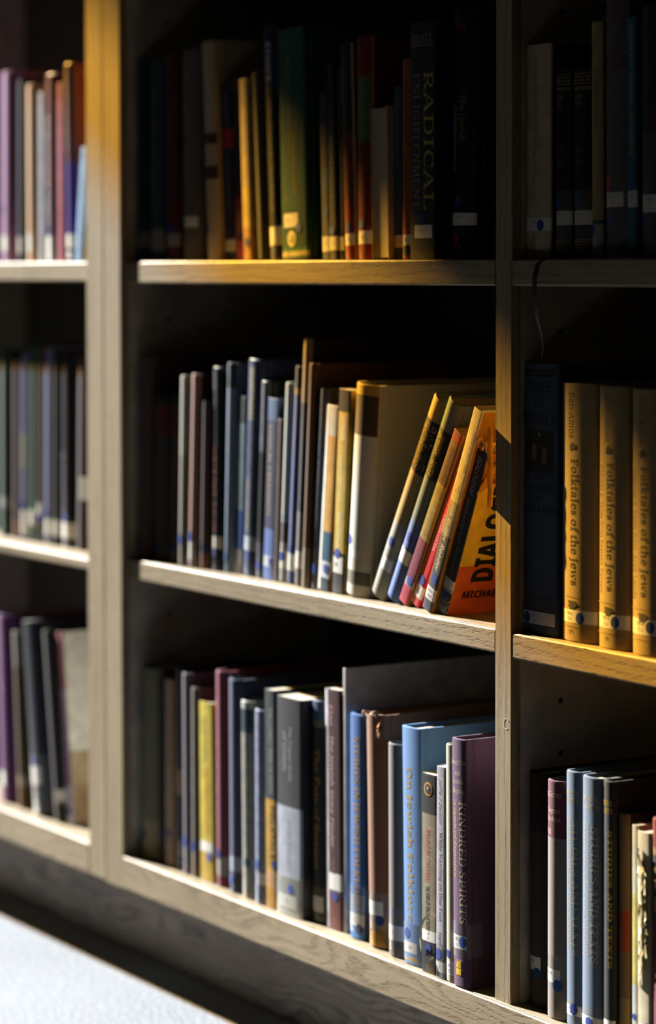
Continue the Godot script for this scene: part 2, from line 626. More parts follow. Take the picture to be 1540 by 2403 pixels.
func lay(st: SurfaceTool, text: String, font: String, col: Color, map: Callable, cut := [1, 0.0]) -> void:
	var g := glyph_mesh(text, font)
	var tris: PackedVector2Array = g[0]
	var slant := 0.22 if font in ["S", "m"] else 0.0
	# cut[0]: 1 or 0, which of tx, ty runs across the spine; cut[1]: longest step across it before a triangle is halved
	var todo: Array = []
	for i in range(0, tris.size(), 3):
		todo.append([tris[i], tris[i + 1], tris[i + 2], 0])
	while todo:
		var f: Array = todo.pop_back()
		if cut[1] > 0.0 and f[3] < 5:
			var far := 0
			var most := 0.0
			for k in 3:
				var e: float = absf(f[(k + 1) % 3][cut[0]] - f[k][cut[0]])
				if e > most:
					most = e
					far = k
			if most > cut[1]:
				var m: Vector2 = (f[far] + f[(far + 1) % 3]) * 0.5
				var o: Vector2 = f[(far + 2) % 3]
				todo.append([f[far], m, o, f[3] + 1])
				todo.append([m, f[(far + 1) % 3], o, f[3] + 1])
				continue
		var ps := []
		for k in 3:
			var t: Vector2 = f[k]
			if slant > 0.0:
				t.x += (t.y - 0.5) * slant / g[1]
			ps.append(map.call(t))
		var a: float = (f[1] - f[0]).cross(f[2] - f[0])
		for k in ([0, 2, 1] if a > 0.0 else [0, 1, 2]):
			st.set_color(col)
			st.set_normal(ps[k][1])
			st.add_vertex(ps[k][0])

func spine_text(st: SurfaceTool, B: Dictionary, t: Array) -> void:
	# t: text, "d" (down the spine) or "h" (across it), centre across, from, to (from the top), size across, colour, font
	var w: float = B.w
	var h: float = B.h
	var y_top: float = h * (1.0 - t[3])
	var y_end: float = h * (1.0 - t[4])
	var across: float = t[5] * w
	# fine enough that the chords stay within 0.05 mm of the curve
	var fine: float = sqrt(0.00005 * w / (B.bulge + 0.01)) if B.bulge > 0.03 else 0.0
	var up := 0.00015
	var xc: float = t[2] * w
	var put := func(x: float, y: float) -> Array:
		var p: Array = surf(clampf(x, 0.0, w), B)
		var q: Vector2 = p[0] + p[1] * up
		return [Vector3(q.x + B.ox, y, q.y), Vector3(p[1].x, 0, p[1].y)]
	if t[1] == "d":
		lay(st, t[0], t[7], lin(t[6]), func(v: Vector2) -> Array: return put.call(xc + (v.y - 0.5) * across, lerpf(y_top, y_end, v.x)), [1, fine / across])
	else:
		lay(st, t[0], t[7], lin(t[6]), func(v: Vector2) -> Array: return put.call(xc + (v.x - 0.5) * across, lerpf(y_end, y_top, v.y)), [0, fine / across])

func zones(v: Variant) -> Array:
	return [[0.0, 1.0, v]] if v is String else v

func dot_on(st: SurfaceTool, B: Dictionary, y: float, s: float, r: float, up: float, col: Color) -> void:
	var n := 18
	var at := func(dx: float, dy: float) -> Array:
		var p: Array = surf(s + dx, B)
		var q: Vector2 = p[0] + p[1] * (up + r * r * (B.bulge + 0.03) / B.w * 0.25)
		return [Vector3(q.x + B.ox, y + dy, q.y), Vector3(p[1].x, 0, p[1].y)]
	for ring in 2:
		var r0 := r * ring / 2.0
		var r1 := r * (ring + 1) / 2.0
		for i in n:
			var a := TAU * i / n
			var b := TAU * (i + 1) / n
			var c00: Array = at.call(cos(a) * r0, sin(a) * r0)
			var c10: Array = at.call(cos(a) * r1, sin(a) * r1)
			var c11: Array = at.call(cos(b) * r1, sin(b) * r1)
			var c01: Array = at.call(cos(b) * r0, sin(b) * r0)
			quad(st, c00[0], c10[0], c11[0], c01[0], col, [c00[1], c10[1], c11[1], c01[1]])

const GROUPS := {"11": "books on the upper shelf of the left bay", "21": "books on the upper shelf of the middle bay", "31": "books on the upper shelf of the right bay", "12": "books on the middle shelf of the left bay", "22": "books on the middle shelf of the middle bay", "32": "books on the middle shelf of the right bay", "13": "books on the bottom shelf of the left bay", "23": "books on the bottom shelf of the middle bay", "33": "books on the bottom shelf of the right bay"}

# bay and shelf, binding (H cloth boards, J jacketed boards, P paper, F page edges outward, B folder), place, width, height, depth, lean in degrees (right +), spine colours, board colours, label, extras
func book(row: String, kind: String, x: float, y: float, z: float, w: float, h: float, d: float, lean: float, spine: Variant, cover: Variant, label: String, X := {}) -> void:
	var hard := kind in ["H", "J", "F"]
	var names := {"H": "hardback_book", "J": "jacketed_book", "P": "paperback_book", "F": "turned_book", "B": "card_folder"}
	var root := thing(names[kind], label, "folder" if kind == "B" else "book", Vector3(x, y, z), GROUPS[row])
	root.rotation.z = -deg_to_rad(lean)
	var tb := 0.0008 if kind == "F" else minf(0.0026, w * 0.14) if hard else 0.0007
	var B := {"w": w, "h": h, "d": d, "ox": (-w if lean > 0.0 else 0.0), "bulge": X.get("bulge", 0.21 if kind == "H" else 0.16 if kind == "J" else 0.025), "r": minf(0.0012 if hard else 0.0016, w * 0.3)}
	var skin: Material = M.cloth if kind == "H" else M.jacket if kind == "J" else M.card
	var ze := prof_z(w, w, B.bulge, B.r)
	var sq := 0.0032 if hard else 0.0006
	var st := begin()
	# page block
	var pages := PackedVector2Array()
	if kind == "F":
		for i in 9:
			var u := i / 8.0
			pages.append(Vector2(lerpf(tb, w - tb, u), -0.0008 - 0.0016 * sin(PI * u)))
		pages.append(Vector2(w - tb, -d + 0.004))
		pages.append(Vector2(tb, -d + 0.004))
		prism(st, pages, B.ox, sq * 0.6, h - sq * 0.6, lin(spine), 330.0)
	else:
		for i in 9:
			var u := i / 8.0
			var px := lerpf(tb, w - tb, u)
			pages.append(Vector2(px, prof_z(px, w, B.bulge, B.r) - tb - 0.0006))
		pages.append(Vector2(w - tb, -d + sq))
		pages.append(Vector2(tb, -d + sq))
		prism(st, pages, B.ox, sq, h - sq, lin(X.get("pages", "cfc6ae")), 330.0)
	part("page_block", st, M.pages, root)
	# boards
	for side in [0, 1]:
		st = begin()
		var edge := -0.0 if kind == "F" else ze
		var x_out := w if side else 0.0
		var dir := -1.0 if side else 1.0
		var poly := PackedVector2Array()
		if kind == "F":
			poly = PackedVector2Array([Vector2(x_out, -0.0006), Vector2(x_out + dir * 0.0005, 0.0), Vector2(x_out + dir * tb, 0.0), Vector2(x_out + dir * tb, -d), Vector2(x_out, -d)])
		elif hard:
			var g := 0.0011
			poly = PackedVector2Array([Vector2(x_out, edge), Vector2(x_out, edge - 0.0035), Vector2(x_out + dir * g, edge - 0.0052), Vector2(x_out + dir * g, edge - 0.0068), Vector2(x_out, edge - 0.0088), Vector2(x_out, -d), Vector2(x_out + dir * tb, -d), Vector2(x_out + dir * tb, edge)])
		else:
			poly = PackedVector2Array([Vector2(x_out, edge), Vector2(x_out, -d), Vector2(x_out + dir * tb, -d), Vector2(x_out + dir * tb, edge)])
		for zn in zones(cover):
			prism(st, poly.duplicate(), B.ox, h * (1.0 - zn[1]), h * (1.0 - zn[0]), lin(zn[2]))
		part("front_board" if side else "back_board", st, skin, root)
	# spine
	if kind != "F":
		st = begin()
		var lip := 0.0015 if hard else 0.0004
		var zs := zones(spine)
		for zn in zs:
			var y1: float = h * (1.0 - zn[0])
			var y0: float = h * (1.0 - zn[1])
			sheet(st, B, 0.0, w, (y0 + lip if zn == zs[-1] else y0), (y1 - lip if zn == zs[0] else y1), 0.0, lin(zn[2]))
		var n := 14
		for e in [[0.0, lip, zs[-1][2]], [h, h - lip, zs[0][2]]]:
			for i in n:
				var p: Array = surf(w * i / n, B)
				var q: Array = surf(w * (i + 1) / n, B)
				var ny := 0.7 if e[0] > 0.0 else -0.7
				var col := lin(e[2])
				var inner := -lip * 0.8
				var a := Vector3(p[0].x + B.ox, e[1], p[0].y)
				var b := Vector3(q[0].x + B.ox, e[1], q[0].y)
				var c := Vector3(q[0].x + B.ox, e[0], q[0].y + inner)
				var dd := Vector3(p[0].x + B.ox, e[0], p[0].y + inner)
				var f := Vector3(q[0].x + B.ox, e[0], q[0].y - tb)
				var g := Vector3(p[0].x + B.ox, e[0], p[0].y - tb)
				var na := Vector3(p[1].x, 0, p[1].y)
				var nb := Vector3(q[1].x, 0, q[1].y)
				var ua := (na + Vector3(0, ny, 0)).normalized()
				var ub := (nb + Vector3(0, ny, 0)).normalized()
				if e[0] > 0.0:
					quad(st, a, b, c, dd, col, [na, nb, ub, ua])
					quad(st, dd, c, f, g, col)
				else:
					quad(st, dd, c, b, a, col, [ua, ub, nb, na])
					quad(st, g, f, c, dd, col)
		part("spine", st, skin, root)
	dress(root, B, X)

func dress(root: Node3D, B: Dictionary, X: Dictionary) -> void:
	var w: float = B.w
	var h: float = B.h
	var st: SurfaceTool
	for e in ["edge", "edgeleft"]:
		if X.has(e):                      # pale worn edge of a jacket
			st = begin()
			sheet(st, B, -0.0008, w * (0.13 if e == "edge" else 0.24), 0.0005, h - 0.0005, 0.0002, lin(X[e]))
			if e == "edge":
				sheet(st, B, w * 0.93, w + 0.0006, 0.0005, h - 0.0005, 0.0002, lin(X[e]))
			part("worn_edge", st, M.card, root)
	if X.has("bands"):                    # gilt rules and dots at head and foot
		st = begin()
		for t in [0.035, 0.05, 0.085, 0.105, 0.115, 0.905, 0.915, 0.93, 0.965]:
			sheet(st, B, w * 0.05, w * 0.95, h * (1.0 - t) - 0.0005, h * (1.0 - t) + 0.0005, 0.0003, lin(X.bands))
		for t in [0.068, 0.948]:
			for i in 5:
				dot_on(st, B, h * (1.0 - t), w * (0.14 + 0.18 * i), 0.0016, 0.0003, lin(X.bands))
		part("gilt_bands", st, M.foil, root)
	if X.has("gilt"):
		st = begin()
		var y0: float = h * (1.0 - X.gilt[1])
		var y1: float = h * (1.0 - X.gilt[0])
		if X.has("goldspot"):             # small stamped flame over a block
			sheet(st, B, w * 0.30, w * 0.62, y0, lerpf(y0, y1, 0.40), 0.0003, lin(X.gilt[2]))
			for i in 5:
				var s0: float = w * (0.30 + 0.064 * i)
				sheet(st, B, s0, s0 + w * 0.05, lerpf(y0, y1, 0.44), lerpf(y0, y1, 0.72 + 0.26 * absf(sin(i * 1.9))), 0.0003, lin(X.gilt[2]))
		else:
			for i in 7:
				var s0: float = w * (0.10 + 0.035 * i)
				var yy := lerpf(y0, y1, i / 7.0)
				sheet(st, B, s0, w * (0.92 - 0.03 * i), yy, yy + (y1 - y0) * 0.075, 0.0003, lin(X.gilt[2]))
		part("gilt_stamp", st, M.foil, root)
	if X.has("emblem"):
		st = begin()
		dot_on(st, B, h * (1.0 - X.emblem[0]), w * X.emblem[1], 0.009, 0.0003, lin("d8d098"))
		dot_on(st, B, h * (1.0 - X.emblem[0]), w * X.emblem[1], 0.0055, 0.0005, lin("8c8a50"))
		dot_on(st, B, h * (1.0 - X.emblem[0]) + 0.002, w * X.emblem[1], 0.0025, 0.0007, lin("d8d098"))
		part("round_emblem", st, M.ink, root)
	if X.has("ring"):
		st = begin()
		dot_on(st, B, h * (1.0 - X.ring[0]), w * X.ring[1], 0.0072, 0.0003, lin(X.ring[2]))
		dot_on(st, B, h * (1.0 - X.ring[0]), w * X.ring[1], 0.0052, 0.0005, lin("141210"))
		dot_on(st, B, h * (1.0 - X.ring[0]) + 0.0008, w * X.ring[1], 0.002, 0.0007, lin("8c8878"))
		part("round_emblem", st, M.ink, root)
	if X.has("mark"):                     # little leaf ornaments between author, title and imprint
		st = begin()
		for p in [[0.238, 0.0, 0.0], [0.243, 0.05, 0.0], [0.248, -0.04, 0.0]]:
			dot_on(st, B, h * (1.0 - p[0]), w * (0.45 + p[1]), 0.0027, 0.0003, lin("1c1814"))
		for i in 11:
			dot_on(st, B, h * (1.0 - 0.845 - 0.0075 * (i / 3)), w * (0.36 + 0.08 * (i % 3) + 0.04 * ((i / 3) % 2)), 0.0016, 0.0003, lin("2c2418"))
		for t in [0.825, 0.94]:
			sheet(st, B, w * 0.02, w * 0.98, h * (1.0 - t) - 0.0003, h * (1.0 - t) + 0.0003, 0.0003, lin("8c7448"))
		part("ornament", st, M.ink, root)
	if X.has("speck"):                    # worn gilt flecks on a dark title patch
		st = begin()
		var rr := RandomNumberGenerator.new()
		rr.seed = 77
		for i in 240:
			var t := rr.randf_range(X.speck[0], X.speck[1])
			dot_on(st, B, h * (1.0 - t), w * rr.randf_range(0.1, 0.9), rr.randf_range(0.0003, 0.0009), 0.0002, lin(X.speck[2]))
		part("gilt_flecks", st, M.foil, root)
	if X.has("bars"):
		st = begin()
		sheet(st, B, w * 0.07, w * 0.93, h * 0.952, h * 0.978, 0.0003, lin(X.bars))
		sheet(st, B, w + 0.004, w + B.d * 0.95, h * 0.952, h * 0.978, 0.0003, lin(X.bars))
		sheet(st, B, w * 0.16, w * 0.8, h * 0.9655, h * 0.9675, 0.0005, lin("6c6038"))
		part("printed_bar", st, M.ink, root)
	if X.has("picture"):                  # a framed square with two carved-looking faces
		st = begin()
		var p: Array = X.picture
		var s0: float = w * p[2]
		var s1: float = w * p[3]
		var y0: float = h * (1.0 - p[1])
		var y1: float = h * (1.0 - p[0])
		sheet(st, B, s0, s1, y0, y1, 0.0003, lin("1a0e0a"))
		for k in [0.02, 0.05]:
			var dx: float = (s1 - s0) * k
			var t := 0.00035
			sheet(st, B, s0 + dx, s1 - dx, y0 + dx, y0 + dx + t, 0.0005, lin("5c3c1c"))
			sheet(st, B, s0 + dx, s1 - dx, y1 - dx - t, y1 - dx, 0.0005, lin("5c3c1c"))
			sheet(st, B, s0 + dx, s0 + dx + t, y0 + dx, y1 - dx, 0.0005, lin("5c3c1c"))
			sheet(st, B, s1 - dx - t, s1 - dx, y0 + dx, y1 - dx, 0.0005, lin("5c3c1c"))
		for f in [[0.33, 0.50], [0.70, 0.44]]:
			var cx: float = lerpf(s0, s1, f[0])
			var cy := lerpf(y0, y1, f[1])
			for k in 5:
				dot_on(st, B, cy + (k - 2) * 0.0026, cx, 0.0042 - 0.0006 * absf(k - 2), 0.0006, lin("8c5c2c"))
			for e in [-1, 1]:
				dot_on(st, B, cy + 0.0015, cx + e * 0.0018, 0.0009, 0.0011, lin("1a0e0a"))
			sheet(st, B, cx - 0.0004, cx + 0.0004, cy - 0.002, cy + 0.001, 0.0011, lin("5c3818"))
			sheet(st, B, cx - 0.0014, cx + 0.0014, cy - 0.0042, cy - 0.0036, 0.0011, lin("3c1c10"))
		var rr := RandomNumberGenerator.new()
		rr.seed = 5
		for i in 46:
			dot_on(st, B, lerpf(y0, y1, rr.randf_range(0.10, 0.9)), lerpf(s0, s1, rr.randf_range(0.12, 0.88)), rr.randf_range(0.0006, 0.0015), 0.00045, lin("3c2814" if i % 3 else "5c2414"))
		dot_on(st, B, y1 - 0.004, lerpf(s0, s1, 0.52), 0.0018, 0.0006, lin("b08c3c"))
		sheet(st, B, lerpf(s0, s1, 0.40), lerpf(s0, s1, 0.45), y1, y1 + 0.0045, 0.0004, lin("6c5424"))
		part("cover_picture", st, M.ink, root)
	if X.has("text"):
		var ink := begin()
		var foil := begin()
		var n := [0, 0]
		for t in X.text:
			var c := Color.html(t[6])
			var gold: bool = X.get("gild", false) or (c.s > 0.38 and c.h > 0.09 and c.h < 0.17 and c.v > 0.55)
			spine_text(foil if gold else ink, B, t)
			n[1 if gold else 0] += 1
		if n[0]:
			part("lettering", ink, M.ink, root)
		if n[1]:
			part("gilt_lettering", foil, M.foil, root)
	var ze := prof_z(w, w, B.bulge, B.r)
	if X.has("front"):
		st = begin()
		for t in X.front:                 # across the right board, beginning at the spine
			var y1: float = h * (1.0 - t[2])
			var y0: float = h * (1.0 - t[3])
			var long: float = glyph_mesh(t[0], "n" if X.get("lattice", false) is bool else "X")[1] * (y1 - y0)
			var zb: float = ze - B.d * t[1]
			lay(st, t[0], "n" if X.get("lattice", false) is bool else "X", lin(t[4]), func(v: Vector2) -> Array: return [Vector3(w + 0.0003 + B.ox, lerpf(y0, y1, v.y), maxf(zb - v.x * long, -B.d)), Vector3.RIGHT])
		part("cover_lettering", st, M.ink, root)
	if X.has("frontv"):
		st = begin()
		var t: Array = X.frontv           # up the right board, tops of the letters towards the spine
		lay(st, t[0], "X", lin(t[4]), func(v: Vector2) -> Array: return [Vector3(w + 0.0003 + B.ox, h * (1.0 - lerpf(t[3], t[2], v.x)), ze - lerpf(B.d * t[1], 0.018, v.y)), Vector3.RIGHT])
		part("cover_capitals", st, M.ink, root)
	if X.has("lattice"):
		st = begin()
		var y0: float = h * (1.0 - X.lattice[1]) + 0.002
		var y1: float = h * (1.0 - X.lattice[0])
		for k in [-1, 1]:
			for i in 3:
				var n := 8
				for j in n:
					var ya := lerpf(y0, y1, float(j) / n)
					var sa: float = w * (0.5 + k * (fmod(float(j) / n * 0.9 + 0.33 * i, 1.0) - 0.5) * 0.9)
					sheet(st, B, clampf(sa - 0.0003, 0, w), clampf(sa + 0.0012, 0, w), ya, ya + (y1 - y0) / n, 0.00025, lin("6c6458"))
		part("printed_lattice", st, M.ink, root)
	if X.has("tape"):
		st = begin()
		sheet(st, B, w * 0.02, w + 0.015, h * (1.0 - X.tape[1]) + 0.0004, h * (1.0 - X.tape[0]) - 0.0004, 0.00022, Color.WHITE)
		part("clear_tape", st, M.tape, root)
	for l in X.get("lab", []):
		st = begin()
		var y0: float = h * (1.0 - l[1])
		var y1: float = h * (1.0 - l[0])
		sheet(st, B, w * l[2], w * l[3], y0, y1, 0.00012, lin("d4d1c6"))
		var lab := part("call_label", st, M.label, root)
		if l.size() > 4:
			st = begin()
			var rows: int = l.size() - 4
			var mid: float = clampf((l[2] + minf(l[3], 1.0)) * 0.5 - (0.12 if X.get("dots", []).any(func(q: Array) -> bool: return q[0] > l[0] - 0.02 and q[0] < l[1] + 0.02) else 0.0), 0.2, 0.8)
			for i in rows:
				var s: String = l[4 + i]
				var hh: float = (y1 - y0) * 0.24
				var yc := lerpf(y1, y0, (i + 0.75) / (rows + 0.5))
				var ww: float = minf(hh * glyph_mesh(s, "n")[1], w * 0.7)
				var t := [s, "h", mid, 1.0 - (yc + hh * 0.5) / h, 1.0 - (yc - hh * 0.5) / h, ww / w, "1c1c20", "n"]
				var B2 := B
				spine_text_up(st, B2, t, 0.0001)
			part("label_lettering", st, M.ink, lab)
	for q in X.get("dots", []):
		st = begin()
		dot_on(st, B, h * (1.0 - q[0]), w * q[1], minf(0.0055, w * 0.36), 0.0003, lin(q[2]))
		part("dot_sticker", st, M.label, root)
	ragged(root, B, X)

func spine_text_up(st: SurfaceTool, B: Dictionary, t: Array, more: float) -> void:
	var tmp := begin()
	spine_text(tmp, B, t)
	var arr := tmp.commit_to_arrays()
	var v: PackedVector3Array = arr[Mesh.ARRAY_VERTEX]
	var n: PackedVector3Array = arr[Mesh.ARRAY_NORMAL]
	for i in v.size():
		st.set_color(lin(t[6]))
		st.set_normal(n[i])
		st.add_vertex(v[i] + n[i] * more)

# a torn or crumpled sheet: a strip of jittered quads with two faces
func scrap(st: SurfaceTool, from: Vector3, along: Vector3, up: Vector3, out: Vector3, n: int, jag: float, col: Color, sd: int) -> void:
	var rr := RandomNumberGenerator.new()
	rr.seed = sd
	var last: Array = []
	for i in n + 1:
		var t := float(i) / n
		var base := from + along * t + out * rr.randf_range(-0.3, 0.3) * jag
		var mid := base + up * rr.randf_range(0.35, 0.6) + out * rr.randf_range(-0.2, 1.0) * jag
		var tip := base + up * rr.randf_range(0.55, 1.0) + out * rr.randf_range(-0.8, 1.4) * jag
		if last:
			for k in 2:
				var now := [base, mid, tip]
				quad(st, last[k], now[k], now[k + 1], last[k + 1], col)
				quad(st, now[k] - out.normalized() * 0.0004, last[k] - out.normalized() * 0.0004, last[k + 1] - out.normalized() * 0.0004, now[k + 1] - out.normalized() * 0.0004, col)
		last = [base, mid, tip]

func ragged(root: Node3D, B: Dictionary, X: Dictionary) -> void:
	var w: float = B.w
	var h: float = B.h
	var ox: float = B.ox
	var st: SurfaceTool
	if X.has("torn"):
		st = begin()
		scrap(st, Vector3(ox + 0.001, h - 0.002, -0.003), Vector3(w - 0.002, 0, 0), Vector3(0, 0.022, -0.01), Vector3(0, 0, 0.004), 7, 1.0, lin(X.torn), 3)
		part("torn_cap", st, M.cloth, root)
	if X.has("frayed"):
		st = begin()
		scrap(st, Vector3(ox + 0.001, h - 0.004, -0.0035), Vector3(w * 0.75, 0, 0.002), Vector3(0, 0.008, -0.001), Vector3(0, 0, 0.003), 10, 1.0, lin(X.frayed), 9)
		scrap(st, Vector3(ox + w * 0.72, h - 0.024, -0.001), Vector3(w * 0.18, 0, -0.001), Vector3(0.001, 0.020, 0), Vector3(0, 0, 0.003), 4, 1.0, lin("c89070"), 12)
		part("frayed_cap", st, M.cloth, root)
	if X.has("crumple"):
		st = begin()
		scrap(st, Vector3(ox + 0.0, h - 0.004, 0.0), Vector3(w * 1.15, 0.002, -0.001), Vector3(0.002, 0.016, -0.003), Vector3(0, 0, 0.006), 9, 1.0, lin(X.crumple), 4)
		part("crumpled_jacket", st, M.card, root)
		st = begin()
		scrap(st, Vector3(ox + w, h - 0.012, -0.001), Vector3(0.010, 0.004, -0.035), Vector3(0.002, 0.018, 0), Vector3(0.004, 0, 0), 9, 1.0, lin(X.crumple), 6)
		part("crumpled_jacket", st, M.card, root)
		st = begin()
		scrap(st, Vector3(ox + w + 0.012, h * 0.97, -0.012), Vector3(-0.028, -0.078, 0.0), Vector3(0.003, 0.0, 0.012), Vector3(0.002, 0, 0.002), 6, 1.0, lin(X.crumple), 8)  # extra scrap added beside the upright, meant to cast shade on it
		part("crumpled_jacket", st, M.card, root)
		st = begin()
		# an added strip of jacket, shaped only to throw shade across the upright
		var back := root.transform.affine_inverse()
		var turned := back.basis
		for i in 10:
			var edge := func(k: int, out: float) -> Vector3: return back * Vector3(-0.0035 + 0.0007 * sin(k * 1.7), 0.741 - 0.0078 * k + 0.0006 * sin(k * 2.9), 0.0006 + out * (0.0062 + 0.0006 * sin(k * 2.3)))
			quad(st, edge.call(i + 1, 0.0), edge.call(i + 1, 1.0), edge.call(i, 1.0), edge.call(i, 0.0), lin(X.crumple))
			quad(st, edge.call(i + 1, 1.0) + turned * Vector3(-0.0004, 0, 0), edge.call(i + 1, 0.0) + turned * Vector3(-0.0004, 0, 0), edge.call(i, 0.0) + turned * Vector3(-0.0004, 0, 0), edge.call(i, 1.0) + turned * Vector3(-0.0004, 0, 0), lin(X.crumple))
		part("added_shade_flap", st, M.card, root)
	if X.has("torntape"):
		st = begin()
		# a curl of torn paper across the spine and a flap at the foot
		var last := []
		for i in 15:
			var t := i / 14.0
			var y: float = h * (0.30 - 0.16 * t) + 0.004 * sin(t * 5.0)
			var s: float = w * (0.95 - 0.9 * sqrt(t))
			var p: Array = surf(clampf(s, 0.0, w), B)
			var c := Vector3(p[0].x + ox, y, p[0].y + 0.001 + 0.003 * sin(PI * t))
			var wd := 0.0008 + 0.0045 * t * t
			var now := [c + Vector3(0.0004, -wd, 0.0004), c + Vector3(0, wd, 0.0016)]
			if last:
				quad(st, now[0], last[0], last[1], now[1], lin("d8cca8"))
				quad(st, last[0], now[0], now[1], last[1], lin("d8cca8"))
			last = now
		part("torn_strip", st, M.card, root)
		st = begin()
		var rim := []
		for i in 9:
			var t := i / 8.0
			rim.append(Vector3(ox + w * (0.50 + 0.42 * t), h * 0.01 + h * 0.085 * pow(t, 0.7), 0.0015 + 0.004 * sin(PI * t)))
		for i in 8:
			var foot0 := Vector3(ox + w * lerpf(0.55, 0.98, i / 8.0), h * 0.004, 0.001)
			var foot1 := Vector3(ox + w * lerpf(0.55, 0.98, (i + 1) / 8.0), h * 0.004, 0.001)
			quad(st, foot0, foot1, rim[i + 1], rim[i], lin("cbb890"))
			quad(st, foot1, foot0, rim[i], rim[i + 1], lin("cbb890"))
		part("torn_flap", st, M.card, root)
		st = begin()
		for k in 3:
			var y := h * (0.80 - 0.17 * k)
			for i in 24:
				var t := i / 23.0
				var yy := y - h * 0.09 * t - 0.004 * sin(t * 4.0 + k)
				sheet(st, B, w * (0.15 + 0.05 * k + 0.03 * i), w * (0.15 + 0.05 * k + 0.03 * (i + 1)), yy, yy + 0.0007, 0.00012, lin("b8a888"))
		part("crease_mark", st, M.ink, root)
	if X.has("peel"):
		st = begin()
		for k in 3:
			scrap(st, Vector3(ox + w * (0.15 + 0.22 * k), h * (0.93 - 0.05 * k), 0.001), Vector3(0.001 * k, -h * (0.62 - 0.12 * k), 0), Vector3(w * 0.30, 0, 0.002), Vector3(0, 0, 0.0013), 22, 1.0, lin(["e0d6b4", "a8843c", "d8c894"][k]), 20 + k)
		part("peeling_spine", st, M.card, root)
	if X.has("ribbon"):
		st = begin()
		var pts := [Vector3(0.004, 0.004, 0.002), Vector3(-0.003, 0.002, 0.018), Vector3(-0.008, -0.004, 0.0305), Vector3(-0.011, -0.018, 0.0325), Vector3(-0.012, -0.032, 0.032), Vector3(-0.010, -0.055, 0.031), Vector3(-0.004, -0.072, 0.030), Vector3(0.000, -0.085, 0.031), Vector3(-0.001, -0.092, 0.032)]
		var cv := Curve3D.new()
		for i in pts.size():
			var tan: Vector3 = (pts[mini(i + 1, pts.size() - 1)] - pts[maxi(i - 1, 0)]) / 6.0
			cv.add_point(pts[i], -tan, tan)
		var last := []
		for i in 41:
			var c := cv.sample_baked(cv.get_baked_length() * i / 40.0)
			var turn := 0.5 * sin(i * 0.13)
			var side := Vector3(cos(turn), 0.1, -sin(turn)) * 0.0026
			var now := [c - side, c + side]
			if last:
				quad(st, now[0], now[1], last[1], last[0], lin("17130f"))
				quad(st, now[1], now[0], last[0], last[1], lin("17130f"))
			last = now
		part("ribbon_bookmark", st, M.ribbon, root)

func make_loose_things() -> void:
	# a slip of cream card lying flat behind the purple book
	var st := begin()
	box(st, Vector3(-0.034, 0, -0.075), Vector3(0.034, 0.0008, 0.04), lin("c2b79c"))
	var o := part("paper_card", st, M.card, self)
	o.position = Vector3(-0.045, SHELF_BOTTOM + 0.0003, -0.105)
	o.set_meta("label", "cream paper card lying flat on the base board behind the purple hardback")
	o.set_meta("category", "card")

